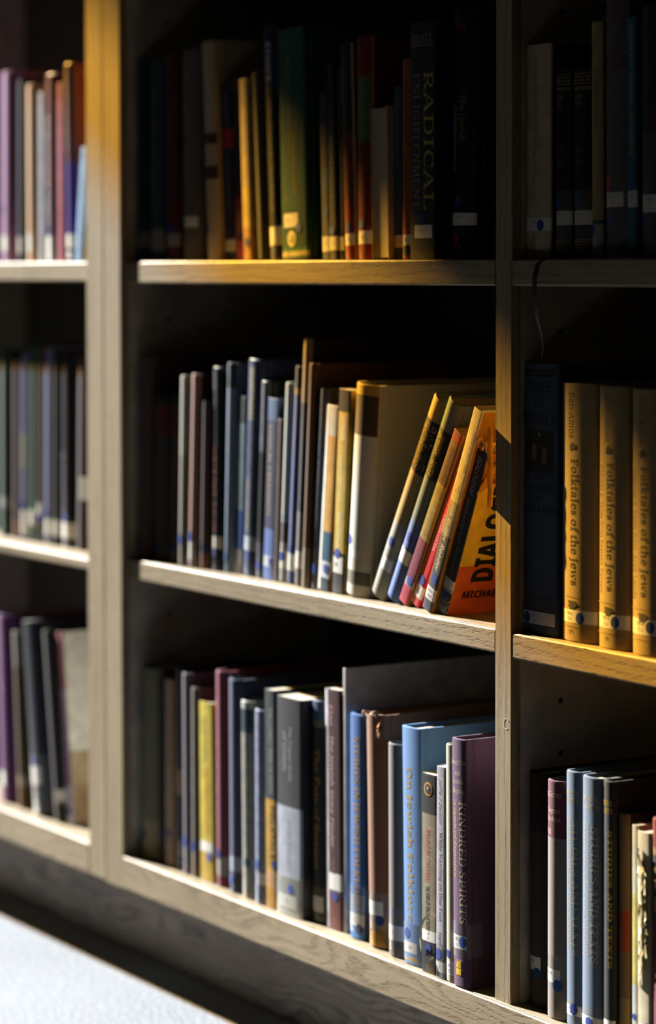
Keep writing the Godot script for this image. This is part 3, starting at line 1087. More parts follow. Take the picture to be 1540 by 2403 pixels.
func make_books() -> void:
	book("11", "H", -1.1495, 0.9038, -0.0300, 0.0576, 0.2545, 0.150, 0.82, "b07aae", "b07aae", "mauve cloth hardback at the left picture edge of upper left shelf", {"lab": [[0.86, 0.94, 0.05, 0.6]], "dots": [[0.72, 0.28, "16398c"]]})
	book("11", "H", -1.1277, 0.9038, -0.0320, 0.0210, 0.2404, 0.150, 0.77, "1a2238", "1a2238", "slim navy hardback between mauve book and tan book", {"lab": [[0.86, 0.95, 0.1, 0.7]]})
	book("11", "H", -1.1239, 0.9038, -0.0300, 0.0437, 0.2337, 0.150, 0.00, "d8ab7c", "d8ab7c", "tan cloth hardback with a white call label beside slim navy book", {"lab": [[0.84, 0.94, 0.05, 0.6]], "dots": [[0.82, 0.1, "16398c"]]})
	book("11", "P", -1.0656, 0.9038, -0.0320, 0.0140, 0.2211, 0.150, 0.39, "a8aeb8", "a8aeb8", "thin pale grey paperback right of the tan hardback")
	book("11", "J", -1.0635, 0.9038, -0.0300, 0.0442, 0.2435, 0.150, 0.00, [[0, 0.6, "5c2630"], [0.6, 0.86, "553a55"], [0.86, 1, "8a8c98"]], "5c2630", "maroon hardback with white spine lettering on upper left shelf", {"text": [["FORGOTTEN FIRES", "d", 0.28, 0.22, 0.8, 0.2, "d8d0c8", "S"]], "lab": [[0.86, 0.99, 0.05, 0.5]], "dots": [[0.83, 0.2, "16398c"]]})
	book("11", "P", -1.0188, 0.9038, -0.0300, 0.0136, 0.2295, 0.150, 0.00, [[0, 0.1, "a8442c"], [0.1, 1, "b4586c"]], "b4586c", "slim pink paperback against the left side of the violet book")
	book("11", "J", -0.9995, 0.9038, -0.0300, 0.0285, 0.2532, 0.160, -1.29, [[0, 0.5, "5a3850"], [0.5, 0.86, "443090"], [0.86, 0.93, "c8c4d4"], [0.93, 1, "4a2c80"]], "7a3024", "tall violet and plum hardback with red board on upper left shelf", {"text": [["Spiritual Journey", "d", 0.4, 0.06, 0.45, 0.28, "9c8070", "S"]], "lab": [[0.86, 0.93, 0, 1], [0.945, 0.985, 0.25, 0.65]]})
	book("11", "P", -0.9562, 0.9038, -0.0300, 0.0141, 0.1448, 0.150, 7.69, "8cb4dc", "8cb4dc", "pale blue booklet leaning on the oak upright of left bay")
	book("11", "P", -0.9420, 0.9038, -0.0340, 0.0134, 0.0499, 0.130, 9.85, "e0b430", "e0b430", "short yellow booklet in the corner behind pale blue booklet")
	book("21", "H", -0.7737, 0.9038, -0.0125, 0.0300, 0.2407, 0.160, 0.00, [[0, 0.85, "1a1a1c"], [0.85, 0.93, "75706a"], [0.93, 1, "1a1a1c"]], "1a1a1c", "near black hardback leftmost on upper shelf of middle bay")
	book("21", "H", -0.7431, 0.9038, -0.0140, 0.0299, 0.2402, 0.170, 0.00, [[0, 0.84, "2c4a52"], [0.84, 0.95, "8f8c84"], [0.95, 1, "2c4a52"]], "2c4a52", "dark teal hardback second from left on middle upper shelf", {"text": [["Social Thought", "d", 0.35, 0.15, 0.7, 0.22, "8c8a70", "s"]]})
	book("21", "H", -0.7093, 0.9038, -0.0170, 0.0299, 0.2478, 0.170, -0.78, [[0, 0.87, "5a1c20"], [0.87, 0.93, "9a948a"], [0.93, 1, "5a1c20"]], "5a1c20", "deep maroon hardback third from left on middle upper shelf", {"dots": [[0.85, 0.6, "16398c"]]})
	book("21", "H", -0.6788, 0.9038, -0.0210, 0.0428, 0.2480, 0.170, -0.31, "6e665c", "6e665c", "grey brown hardback with faded gilt lettering on middle upper shelf", {"text": [["Emancipation", "d", 0.45, 0.1, 0.4, 0.25, "a89458", "s"]], "lab": [[0.79, 0.84, 0.35, 0.9]], "dots": [[0.84, 0.15, "16398c"]]})
	book("21", "H", -0.6235, 0.9038, -0.0260, 0.0267, 0.2551, 0.220, -3.06, [[0, 0.42, "cdbf9e"], [0.42, 0.47, "4a3c30"], [0.47, 0.57, "c8b896"], [0.57, 0.63, "4a3420"], [0.63, 0.88, "d2c298"], [0.88, 1, "d8cca8"]], "cdbf9e", "cream hardback with two dark bands leaning left on middle upper shelf", {"text": [["PHILOSOPHY OF HISTORY", "d", 0.3, 0.05, 0.4, 0.2, "5c4c38", "s"]], "dots": [[0.86, 0.3, "16398c"]]})
	book("21", "P", -0.5952, 0.9038, -0.0370, 0.0267, 0.2053, 0.170, -3.32, [[0, 0.26, "12182c"], [0.26, 0.37, "b02420"], [0.37, 1, "12182c"]], "12182c", "navy paperback with a red square on its spine", {"text": [["Political Thought", "d", 0.5, 0.4, 0.72, 0.25, "8c94b0", "n"], ["Jewish", "d", 0.5, 0.05, 0.24, 0.25, "8c94b0", "n"]], "lab": [[0.885, 0.95, 0.1, 0.95, "296.3"]]})
	book("21", "P", -0.5679, 0.9038, -0.0360, 0.0242, 0.2072, 0.170, -2.97, [[0, 0.06, "5c2c18"], [0.06, 0.65, "241c12"], [0.65, 0.72, "8c3418"], [0.72, 0.88, "a86430"], [0.88, 1, "c83c1c"]], "241c12", "brown paperback with orange red lower spine on middle upper shelf", {"dots": [[0.87, 0.55, "20306c"]]})
	book("21", "P", -0.5431, 0.9038, -0.0320, 0.0174, 0.2072, 0.170, -2.94, [[0, 0.6, "c8b080"], [0.6, 0.82, "d8bc5c"], [0.82, 1, "cc9458"]], "c8b080", "slim straw coloured paperback with a blue dot on middle upper shelf", {"dots": [[0.9, 0.5, "16398c"]]})
	book("21", "H", -0.5217, 0.9038, -0.0340, 0.0283, 0.2132, 0.170, -3.88, "3c382e", "3c382e", "dull grey hardback with a brown top edge beside straw paperback")
	book("21", "J", -0.4927, 0.9038, -0.0340, 0.0303, 0.2654, 0.180, -3.23, [[0, 0.28, "2a3050"], [0.28, 0.86, "17171a"], [0.86, 0.94, "a09a8c"], [0.94, 1, "3a2c22"]], "17171a", "tall navy jacketed hardback with white letters beside green volume", {"text": [["ETHICS", "d", 0.45, 0.08, 0.24, 0.34, "c8ccd8", "b"], ["The Jewish Tradition", "d", 0.5, 0.32, 0.8, 0.25, "6c6c74", "S"]], "lab": [[0.86, 0.94, 0, 1]], "dots": [[0.955, 0.5, "20306c"]]})
	book("21", "J", -0.4560, 0.9038, -0.0300, 0.0567, 0.2564, 0.190, -2.27, [[0, 0.77, "2e5a48"], [0.77, 0.95, "1c5030"], [0.95, 0.965, "3c7c54"], [0.965, 0.985, "d8c890"], [0.985, 1, "2e5a48"]], "2e5a48", "large green hardback with a dark green lower band", {"text": [["THE CAMBRIDGE COMPANION TO MEDIEVAL", "d", 0.42, 0.12, 0.55, 0.1, "a08c48", "s"], ["JEWISH PHILOSOPHY", "d", 0.55, 0.45, 0.72, 0.13, "b09a50", "s"]], "lab": [[0.8, 0.86, 0.12, 0.66, "M"]], "dots": [[0.865, 0.68, "20408c"]], "bulge": 0.03, "emblem": [0.91, 0.42]})
	book("21", "P", -0.3763, 0.9038, -0.0350, 0.0159, 0.1823, 0.160, -2.36, [[0, 0.45, "382838"], [0.45, 0.58, "3c5870"], [0.58, 1, "38384a"]], "382838", "slim plum paperback with a blue patch right of green volume", {"lab": [[0.86, 0.95, 0, 1, "1"]], "dots": [[0.72, 0.6, "28407c"]]})
	book("21", "P", -0.3594, 0.9038, -0.0340, 0.0140, 0.2120, 0.170, -1.76, [[0, 0.88, "121214"], [0.88, 1, "1c1a14"]], "121214", "narrow black paperback with upright white capitals on middle upper shelf", {"text": [["FAITH BEFORE REASON", "d", 0.5, 0.24, 0.68, 0.32, "7a7c80", "n"]], "lab": [[0.88, 0.95, 0, 1, "2"]], "dots": [[0.85, 0.4, "20408c"]]})
	book("21", "P", -0.3448, 0.9038, -0.0360, 0.0104, 0.2093, 0.170, -1.06, "2a281c", "2a281c", "very thin dark olive booklet behind cream edged book", {"lab": [[0.88, 0.95, 0, 1]]})
	book("21", "J", -0.3254, 0.9038, -0.0300, 0.0223, 0.2320, 0.180, -2.44, [[0, 0.42, "2c2a2a"], [0.42, 0.72, "7a2c18"], [0.72, 0.88, "9a3418"], [0.88, 1, "a83a1a"]], "2c2a2a", "black and rust jacketed hardback with cream edges on middle upper shelf", {"text": [["After Tragedy and Triumph", "d", 0.5, 0.05, 0.4, 0.26, "6c6660", "n"]], "lab": [[0.88, 0.935, 0.15, 1, "181"]], "dots": [[0.85, 0.55, "20408c"]], "edge": "c8ac84"})
	book("21", "J", -0.3025, 0.9038, -0.0300, 0.0322, 0.2369, 0.190, -0.72, [[0, 0.18, "7a2420"], [0.18, 0.47, "5a7048"], [0.47, 0.85, "742018"], [0.85, 1, "9c3418"]], "742018", "dark red hardback with a green title block on middle upper shelf", {"text": [["The Limits of Orthodox Theology", "d", 0.55, 0.2, 0.45, 0.14, "98a084", "s"]], "lab": [[0.87, 0.93, 0.08, 0.95, "181"]], "dots": [[0.84, 0.4, "20408c"]], "edge": "b0603c"})
	book("21", "F", -0.2678, 0.9038, -0.0300, 0.0319, 0.1609, 0.140, -1.41, "c8b898", "c8b898", "cream book turned with its page edges outward on middle upper shelf")
	book("21", "P", -0.2354, 0.9038, -0.0360, 0.0138, 0.1813, 0.160, -0.48, [[0, 0.86, "2c4450"], [0.86, 0.93, "8c8c88"], [0.93, 1, "2c4450"]], "2c4450", "slim slate blue paperback right of the page-edge-out book", {"text": [["Second Creation", "d", 0.5, 0.08, 0.4, 0.3, "7c8c94", "n"]], "lab": [[0.86, 0.93, 0, 1]]})
	book("21", "J", -0.2067, 0.9038, -0.0260, 0.0168, 0.2068, 0.170, 0.00, "b0502c", "b0502c", "slim rust orange hardback beside the black book with gold capitals", {"text": [["ANATOMY OF BELIEF", "d", 0.5, 0.1, 0.42, 0.32, "54302c", "n"], ["OUR SENSE OF THE PRESENT", "d", 0.5, 0.47, 0.84, 0.3, "54201c", "n"]], "lab": [[0.875, 0.93, 0, 1, "18"]], "dots": [[0.955, 0.6, "20408c"]], "edge": "d0a888"})
	book("21", "P", -0.1862, 0.9038, -0.0220, 0.0482, 0.2425, 0.190, 0.00, "101012", "101012", "thick black paperback with big gold and grey capitals", {"text": [["RADICAL", "d", 0.76, 0.21, 0.79, 0.34, "b89c50", "s"], ["ENLIGHTENMENT", "d", 0.3, 0.215, 0.785, 0.24, "7c7860", "s"], ["ISRAEL", "h", 0.5, 0.055, 0.105, 0.82, "7c7c7c", "s"], ["OXFORD", "h", 0.5, 0.93, 0.965, 0.75, "4c4c4c", "s"]], "lab": [[0.855, 0.91, 0.22, 0.88, "193.2"]], "dots": [[0.825, 0.5, "1c2c6c"]]})
	book("21", "J", -0.0948, 0.9038, -0.0360, 0.0426, 0.2510, 0.200, 0.83, "0c0c0e", "0c0c0e", "tall black hardback with gold and white lettering beside right upright", {"text": [["The Jewish", "d", 0.58, 0.34, 0.53, 0.3, "a87c38", "s"], ["Enlightenment", "d", 0.26, 0.385, 0.645, 0.28, "a8a8a8", "s"], ["Feiner", "h", 0.4, 0.05, 0.085, 0.62, "8c4030", "s"], ["PENN", "h", 0.35, 0.945, 0.965, 0.45, "888888", "s"]], "lab": [[0.815, 0.865, 0, 1, "184.2", "3"]], "dots": [[0.77, 0.45, "202c80"], [0.92, 0.38, "b83424"]], "front": [["Th", 0.3, 0.05, 0.13, "a88438"]]})
	book("31", "P", 0.0270, 0.9038, -0.0150, 0.0412, 0.2040, 0.170, 0.00, "c0b092", "161c24", "thick cream paperback with small black serif lettering by the upright", {"text": [["GREAT WORKS OF JEWISH FANTASY", "d", 0.42, 0.045, 0.485, 0.12, "2c2824", "s"], ["Joachim Neugroschel", "d", 0.38, 0.5, 0.71, 0.11, "2c2824", "s"], ["PICADOR", "d", 0.36, 0.885, 0.985, 0.16, "1c1a18", "s"]], "lab": [[0.81, 0.87, 0, 1, "185", "17"]], "dots": [[0.845, 0.62, "16398c"]]})
	book("31", "H", 0.0688, 0.9038, -0.0170, 0.0243, 0.1791, 0.170, 0.00, "161a22", "161a22", "black clothbound volume one with gilt bands on right upper shelf", {"text": [["LEGENDS", "h", 0.4, 0.14, 0.165, 0.5, "7c6c40", "B"], ["OF THE", "h", 0.4, 0.18, 0.2, 0.4, "7c6c40", "B"], ["JEWS", "h", 0.45, 0.43, 0.45, 0.5, "6c5c38", "B"], ["VOL. I", "h", 0.45, 0.49, 0.51, 0.42, "6c5c38", "B"]], "lab": [[0.75, 0.825, 0.05, 1, "185.2", "1"]], "dots": [[0.7, 0.3, "16398c"]], "tape": [0.64, 0.95], "bands": "8c7c4c"})
	book("31", "H", 0.0949, 0.9038, -0.0180, 0.0301, 0.1784, 0.170, -0.43, "161a22", "161a22", "black clothbound volume two with gilt bands and a hanging ribbon", {"text": [["LEGENDS", "h", 0.4, 0.14, 0.165, 0.5, "7c6c40", "B"], ["OF THE", "h", 0.4, 0.18, 0.2, 0.4, "7c6c40", "B"], ["JEWS", "h", 0.45, 0.43, 0.45, 0.5, "6c5c38", "B"], ["VOL. II", "h", 0.45, 0.49, 0.51, 0.45, "6c5c38", "B"]], "lab": [[0.75, 0.825, 0.05, 1, "185.2", "2"]], "dots": [[0.69, 0.3, "16398c"]], "tape": [0.64, 0.95], "bands": "8c7c4c", "ribbon": 1})
	book("31", "H", 0.1260, 0.9038, -0.0180, 0.0163, 0.2194, 0.170, -0.41, [[0, 0.84, "b8a074"], [0.84, 0.855, "2c5c34"], [0.855, 1, "b0aca0"]], "30180f", "slim fawn hardback with a dark torn top on right upper shelf", {"text": [["Tzfunot", "d", 0.45, 0.07, 0.15, 0.42, "3c3020", "s"], ["A JEWISH BESTIARY", "d", 0.5, 0.2, 0.46, 0.42, "44382c", "s"]], "dots": [[0.88, 0.2, "16398c"]], "torn": "2c1814"})
	book("31", "J", 0.1441, 0.9038, -0.0180, 0.0369, 0.2463, 0.180, -0.56, [[0, 0.14, "4a1418"], [0.14, 0.22, "3a3c40"], [0.22, 0.3, "4a1418"], [0.3, 1, "40444a"]], "40444a", "dark grey and red hardback in a clear plastic jacket on right upper shelf", {"lab": [[0.755, 0.81, 0, 0.82, "185.2", "8"]], "dots": [[0.72, 0.22, "c83018"], [0.865, 0.25, "20408c"]], "tape": [0, 1]})
	book("31", "P", 0.1818, 0.9038, -0.0190, 0.0132, 0.2190, 0.170, -0.62, "1e586c", "1e586c", "slim teal paperback with cream script lettering on right upper shelf", {"text": [["Hebrew Magic Amulets", "d", 0.5, 0.03, 0.57, 0.42, "a8a888", "S"]], "lab": [[0.72, 0.79, 0, 1, "185", "5"]], "dots": [[0.7, 0.4, "20408c"]]})
	book("31", "J", 0.1993, 0.9038, -0.0180, 0.0302, 0.2272, 0.180, -0.62, "2c3038", "2c3038", "dark charcoal hardback with plastic jacket at right picture edge", {"text": [["Midrash", "d", 0.7, 0.4, 0.6, 0.2, "6c2420", "s"]], "lab": [[0.75, 0.82, 0.05, 1, "185", "2"]], "dots": [[0.855, 0.2, "20408c"]], "tape": [0.5, 1]})
	book("12", "H", -1.1796, 0.5347, -0.0350, 0.0475, 0.2499, 0.150, 0.82, [[0, 0.79, "1e4434"], [0.79, 0.85, "9aa0a0"], [0.85, 1, "1e4434"]], "1e4434", "dark green hardback at left picture edge of middle left shelf")
	book("12", "H", -1.1530, 0.5347, -0.0350, 0.0240, 0.2412, 0.150, 0.45, [[0, 0.9, "5a3c3a"], [0.9, 1, "8c5848"]], "5a3c3a", "slim brown hardback beside dark green book")
	book("12", "H", -1.1279, 0.5347, -0.0350, 0.0237, 0.2498, 0.150, 0.75, [[0, 0.43, "7474a4"], [0.43, 0.62, "9c9888"], [0.62, 1, "7c7ca4"]], "7474a4", "lavender hardback with a cream band on middle left shelf", {"lab": [[0.84, 0.97, 0, 1]], "dots": [[0.82, 0.4, "16398c"]]})
	book("12", "H", -1.1019, 0.5347, -0.0350, 0.0247, 0.2594, 0.150, 0.73, "2a5848", "2a5848", "slim green hardback right of the lavender book with cream band", {"lab": [[0.84, 0.92, 0, 0.9]]})
	book("12", "H", -1.0817, 0.5347, -0.0350, 0.0193, 0.2595, 0.150, 0.71, "4c4028", "4c4028", "narrow olive brown hardback on middle left shelf", {"lab": [[0.8, 0.86, 0.1, 0.9]], "dots": [[0.88, 0.5, "16398c"]]})
	book("12", "H", -1.0540, 0.5347, -0.0350, 0.0271, 0.2581, 0.150, 0.97, [[0, 0.86, "7c7ca8"], [0.86, 1, "8c90a8"]], "7c7ca8", "lilac grey hardback with a blue dot low on its spine", {"lab": [[0.87, 0.95, 0, 1]], "dots": [[0.85, 0.4, "16398c"]]})
	book("12", "H", -1.0357, 0.5347, -0.0350, 0.0164, 0.2545, 0.150, 0.66, "18181a", "18181a", "thin black hardback right of the lilac grey book", {"lab": [[0.87, 0.95, 0, 1]]})
	book("12", "J", -1.0322, 0.5347, -0.0350, 0.0400, 0.2507, 0.160, 0.00, [[0, 0.92, "1e1a20"], [0.92, 1, "302c30"]], "1e1a20", "black jacketed book with pale vertical lettering on middle left shelf", {"text": [["JUDAISM", "d", 0.3, 0.5, 0.85, 0.3, "6c6470", "n"]], "lab": [[0.87, 0.95, 0.1, 1]], "dots": [[0.845, 0.5, "16398c"]]})
	book("12", "H", -0.9533, 0.5347, -0.0350, 0.0365, 0.2487, 0.160, 1.50, "34141a", "34141a", "dark maroon book leaning against the upright of left bay", {"lab": [[0.62, 0.74, 0.5, 1]]})
	book("22", "H", -0.7428, 0.5441, -0.0125, 0.0309, 0.2457, 0.220, 0.78, "6c564a", "6c564a", "tall brown hardback in shade leftmost on middle shelf")
	book("22", "H", -0.7069, 0.5441, -0.0150, 0.0353, 0.2005, 0.160, 1.73, [[0, 0.06, "2a2420"], [0.06, 0.25, "6c2c24"], [0.25, 1, "54483e"]], "54483e", "dark brown hardback with a dull red patch in shade", {"dots": [[0.92, 0.5, "1c2c60"]]})
	book("22", "H", -0.6732, 0.5441, -0.0170, 0.0330, 0.2020, 0.160, 2.26, [[0, 0.06, "241f1c"], [0.06, 0.24, "5a281f"], [0.24, 1, "4c463c"]], "4c463c", "dark hardback beside the pale grey book on middle shelf, in shade", {"dots": [[0.9, 0.6, "1c2c60"]]})
	book("22", "H", -0.6516, 0.5441, -0.0125, 0.0198, 0.2254, 0.160, 2.01, [[0, 0.42, "b8b4a4"], [0.42, 0.84, "9c9280"], [0.84, 1, "8c8474"]], "b8b4a4", "pale grey hardback first in the sun on middle shelf", {"dots": [[0.86, 0.5, "16398c"]]})
	book("22", "H", -0.6313, 0.5441, -0.0145, 0.0197, 0.2279, 0.160, 2.73, [[0, 0.86, "b08474"], [0.86, 1, "9c8c90"]], "6c3c20", "dusty pink hardback with brown board on middle shelf", {"lab": [[0.87, 0.96, 0.1, 0.8]], "dots": [[0.84, 0.4, "16398c"]]})
	book("22", "H", -0.6092, 0.5441, -0.0175, 0.0195, 0.1975, 0.160, 2.16, [[0, 0.9, "5a4644"], [0.9, 1, "7c5840"]], "5a4644", "short grey brown hardback with a white top edge on middle shelf", {"dots": [[0.88, 0.8, "20306c"]]})
	book("22", "J", -0.5833, 0.5441, -0.0210, 0.0225, 0.2368, 0.180, 1.34, "1f2a30", "1f2a30", "black book with orange red vertical lettering on middle shelf", {"text": [["SPINOZA", "d", 0.5, 0.38, 0.82, 0.36, "7c3014", "s"], ["LOGIC", "d", 0.4, 0.03, 0.2, 0.25, "5c6870", "n"]], "lab": [[0.83, 0.89, 0, 1]], "dots": [[0.91, 0.5, "1c285c"]]})
	book("22", "H", -0.5637, 0.5441, -0.0240, 0.0190, 0.2425, 0.170, 2.45, [[0, 0.12, "3c4450"], [0.12, 1, "8c9cb4"]], "8c9cb4", "pale steel blue hardback with dark top on middle shelf", {"dots": [[0.93, 0.5, "285880"]]})
	book("22", "P", -0.5442, 0.5441, -0.0280, 0.0188, 0.2046, 0.160, 3.35, [[0, 0.15, "34383c"], [0.15, 0.64, "7c98a4"], [0.64, 0.86, "2858a8"], [0.86, 1, "a8a4a8"]], "7c98a4", "slim paperback, teal above and bright blue below, on middle shelf")
	book("22", "J", -0.5109, 0.5441, -0.0260, 0.0328, 0.2476, 0.190, 3.43, [[0, 0.82, "44506c"], [0.82, 0.885, "b8c0c8"], [0.885, 1, "44506c"]], "44506c", "broad slate blue hardback with rows of gilt dots on middle shelf", {"text": [["MAIMONIDES", "d", 0.5, 0.04, 0.28, 0.3, "a89c78", "b"], ["GUIDE OF THE PERPLEXED", "d", 0.4, 0.55, 0.8, 0.2, "9c9470", "s"]], "dots": [[0.91, 0.55, "16398c"]]})
	book("22", "J", -0.4939, 0.5441, -0.0260, 0.0163, 0.2241, 0.170, 3.68, [[0, 0.36, "70707a"], [0.36, 0.82, "202024"], [0.82, 1, "60606a"]], "202024", "grey and black jacketed book right of the slate blue hardback", {"dots": [[0.94, 0.5, "203080"]]})
	book("22", "P", -0.4699, 0.5441, -0.0260, 0.0225, 0.2050, 0.160, 3.68, [[0, 0.12, "50688c"], [0.12, 0.72, "2c3454"], [0.72, 0.87, "5c78b8"], [0.87, 0.93, "c0c8cc"], [0.93, 1, "5874b4"]], "2c3454", "navy paperback with speckled gilt marks and bright blue foot", {"text": [["LOGICAL CREATIVITY", "d", 0.4, 0.15, 0.65, 0.28, "b8a474", "n"]], "dots": [[0.9, 0.8, "203080"]]})
	book("22", "P", -0.4602, 0.5441, -0.0260, 0.0085, 0.1829, 0.160, 3.46, "5c4c40", "5c4c40", "very thin brown booklet wedged beside the sage grey hardback")
	book("22", "H", -0.4432, 0.5441, -0.0260, 0.0164, 0.2239, 0.160, 4.02, [[0, 0.66, "b4b8ac"], [0.66, 0.7, "98a0ac"], [0.7, 0.8, "5c5048"], [0.8, 1, "b0acA0"]], "b4b8ac", "sage grey hardback with dark lower block on middle shelf", {"lab": [[0.84, 0.93, 0, 1]], "dots": [[0.87, 0.5, "16398c"]]})
	book("22", "H", -0.4251, 0.5441, -0.0250, 0.0157, 0.2432, 0.170, 4.74, [[0, 0.1, "2c2c30"], [0.1, 0.13, "b08c40"], [0.13, 1, "5c689c"]], "5c689c", "blue violet hardback with one gilt band near its top", {"text": [["Collected Essays", "d", 0.5, 0.14, 0.4, 0.3, "8c7c54", "s"]], "lab": [[0.86, 0.94, 0, 1]], "dots": [[0.84, 0.8, "203878"]]})
	book("22", "H", -0.4028, 0.5441, -0.0220, 0.0165, 0.2748, 0.210, 4.35, [[0, 0.26, "9c8450"], [0.26, 0.7, "2c2c30"], [0.7, 1, "7c7c74"]], "16161a", "very tall black board book with gilt upper spine on middle shelf", {"lab": [[0.86, 0.93, 0, 1]]})
	book("22", "H", -0.3842, 0.5441, -0.0180, 0.0126, 0.2476, 0.180, 4.12, [[0, 0.82, "6c4c34"], [0.82, 1, "9c8c78"]], "6c4c34", "wide tan brown hardback just right of the tallest black book")
	book("22", "H", -0.3658, 0.5441, -0.0210, 0.0178, 0.2217, 0.170, 5.21, [[0, 0.2, "5c5e64"], [0.2, 0.82, "4c5468"], [0.82, 1, "605c58"]], "4c5468", "charcoal hardback with a clear tape foot and a blue dot", {"text": [["Modern Philosophy", "d", 0.5, 0.1, 0.7, 0.2, "7c7c84", "s"]], "dots": [[0.9, 0.5, "3050b8"]], "tape": [0.8, 1]})
	book("22", "P", -0.3432, 0.5441, -0.0210, 0.0219, 0.2031, 0.170, 5.81, [[0, 0.16, "d0ccb8"], [0.16, 0.68, "d8a038"], [0.68, 0.84, "205878"], [0.84, 0.93, "d8dcdc"], [0.93, 1, "203c50"]], "d8a038", "paperback with white and orange spine and a blue foot", {"dots": [[0.88, 0.7, "16398c"]], "edgeleft": "e8e8dc"})
	book("22", "P", -0.3141, 0.5441, -0.0210, 0.0219, 0.2212, 0.170, 3.93, [[0, 0.11, "1c1a18"], [0.11, 0.8, "c8a838"], [0.8, 1, "242428"]], "c8a838", "mustard yellow paperback with black cap and white lettering", {"text": [["SPINOZA", "d", 0.55, 0.125, 0.25, 0.4, "e8dcb0", "b"], ["Practical Philosophy", "d", 0.5, 0.3, 0.55, 0.24, "e8dcb0", "n"], ["Gilles Deleuze", "d", 0.5, 0.6, 0.78, 0.28, "ece4c0", "n"]], "lab": [[0.82, 0.9, 0, 0.95, "BF"]], "dots": [[0.805, 0.4, "16398c"]]})
	book("22", "H", -0.2713, 0.5441, -0.0185, 0.0420, 0.2277, 0.190, 5.37, [[0, 0.05, "c8a030"], [0.05, 0.24, "4c3c28"], [0.24, 0.88, "dad6c2"], [0.88, 0.945, "6c6858"], [0.945, 1, "d0ccb8"]], "dad6c2", "thick cream cloth hardback with dark title patch and gold cap", {"lab": [[0.78, 0.82, 0.3, 0.7]], "dots": [[0.74, 0.25, "16398c"]], "bulge": 0.2})
	book("22", "H", -0.2411, 0.5441, -0.0220, 0.0259, 0.2426, 0.180, 29.26, [[0, 0.1, "c09c48"], [0.1, 0.36, "241e16"], [0.36, 0.62, "b09458"], [0.62, 1, "a09c8c"]], "a09c8c", "leaning tan cloth hardback with dark label, leftmost of leaning books", {"lab": [[0.8, 0.86, 0.4, 0.9]], "dots": [[0.72, 0.5, "16398c"]], "speck": [0.12, 0.34, "a88430"]})
	book("22", "H", -0.2101, 0.5441, -0.0210, 0.0236, 0.2407, 0.170, 28.52, [[0, 0.14, "5c7068"], [0.14, 0.38, "181a14"], [0.38, 0.6, "5c706c"], [0.6, 1, "5474b4"]], "5474b4", "leaning grey blue cloth hardback with gilt lettered black label", {"text": [["JEWISH : MYTH", "d", 0.5, 0.16, 0.37, 0.4, "b8a448", "b"]], "lab": [[0.745, 0.81, 0, 1]], "dots": [[0.68, 0.5, "16398c"]]})
	book("22", "P", -0.1916, 0.5441, -0.0220, 0.0156, 0.2091, 0.160, 29.20, [[0, 0.06, "8c3024"], [0.06, 0.3, "6c4c3c"], [0.3, 0.62, "a09048"], [0.62, 0.86, "7c2c44"], [0.86, 0.9, "a89c94"], [0.9, 1, "b82c48"]], "a09048", "slim leaning paperback in patched tan and magenta", {"text": [["Roland Barthes", "d", 0.55, 0.09, 0.28, 0.4, "3c2418", "S"], ["LOT OF BARTHES", "d", 0.55, 0.32, 0.6, 0.36, "887838", "n"]], "dots": [[0.87, 0.6, "16398c"]]})
	book("22", "P", -0.1729, 0.5441, -0.0240, 0.0156, 0.2012, 0.160, 30.47, [[0, 0.88, "d41c20"], [0.88, 0.94, "d8d8d4"], [0.94, 1, "d43438"]], "d41c20", "slim leaning bright red paperback with tiny white lettering", {"text": [["ROLAND BARTHES", "d", 0.6, 0.12, 0.36, 0.26, "3c0c10", "n"], ["CAMERA LUCIDA", "d", 0.6, 0.44, 0.66, 0.28, "ecc8b8", "n"]], "lab": [[0.88, 0.95, 0, 1, "B"]], "dots": [[0.85, 0.45, "16398c"]], "edgeleft": "e08028"})
	book("22", "P", -0.1301, 0.5441, -0.0105, 0.0159, 0.2277, 0.170, 24.00, [[0, 0.45, "ccbf9c"], [0.45, 0.62, "908a80"], [0.62, 1, "4c4e54"]], "b07c20", "leaning taupe to black paperback with large yellow script lettering", {"text": [["Edited by Sara Salih", "d", 0.72, 0.1, 0.3, 0.28, "2c2824", "m"], ["The Judith Butler Reader", "d", 0.5, 0.33, 0.8, 0.46, "ece4b0", "m"]], "lab": [[0.885, 0.945, 0, 1, "164.3", "Nuf"]], "dots": [[0.84, 0.6, "16398c"]]})
	book("22", "P", -0.1093, 0.5441, -0.0155, 0.0169, 0.1858, 0.160, 23.50, [[0, 0.8, "141414"], [0.8, 0.87, "a4a098"], [0.87, 1, "1c1a16"]], [[0, 0.17, "d09a18"], [0.17, 0.2, "a83c10"], [0.2, 0.7, "f2c634"], [0.7, 1, "e2642a"]], "leaning black spined paperback with yellow cover and huge black capitals", {"text": [["DIALOGISM", "d", 0.5, 0.06, 0.28, 0.42, "9c9c9c", "m"], ["Bakhtin and his World", "d", 0.5, 0.31, 0.58, 0.4, "8c8c8c", "s"], ["MICHAEL HOLQUIST", "d", 0.5, 0.6, 0.79, 0.34, "6c6c6c", "s"]], "lab": [[0.795, 0.85, 0, 1, "164.3", "Hol"]], "dots": [[0.9, 0.4, "16398c"]], "front": [["MICHAEL HOLQUIST", 0.08, 0.855, 0.91, "1c140c"]], "frontv": ["DIALOGISM", 0.28, 0.02, 0.8, "141210"], "lattice": [0.9, 1], "crumple": "d8982c"})
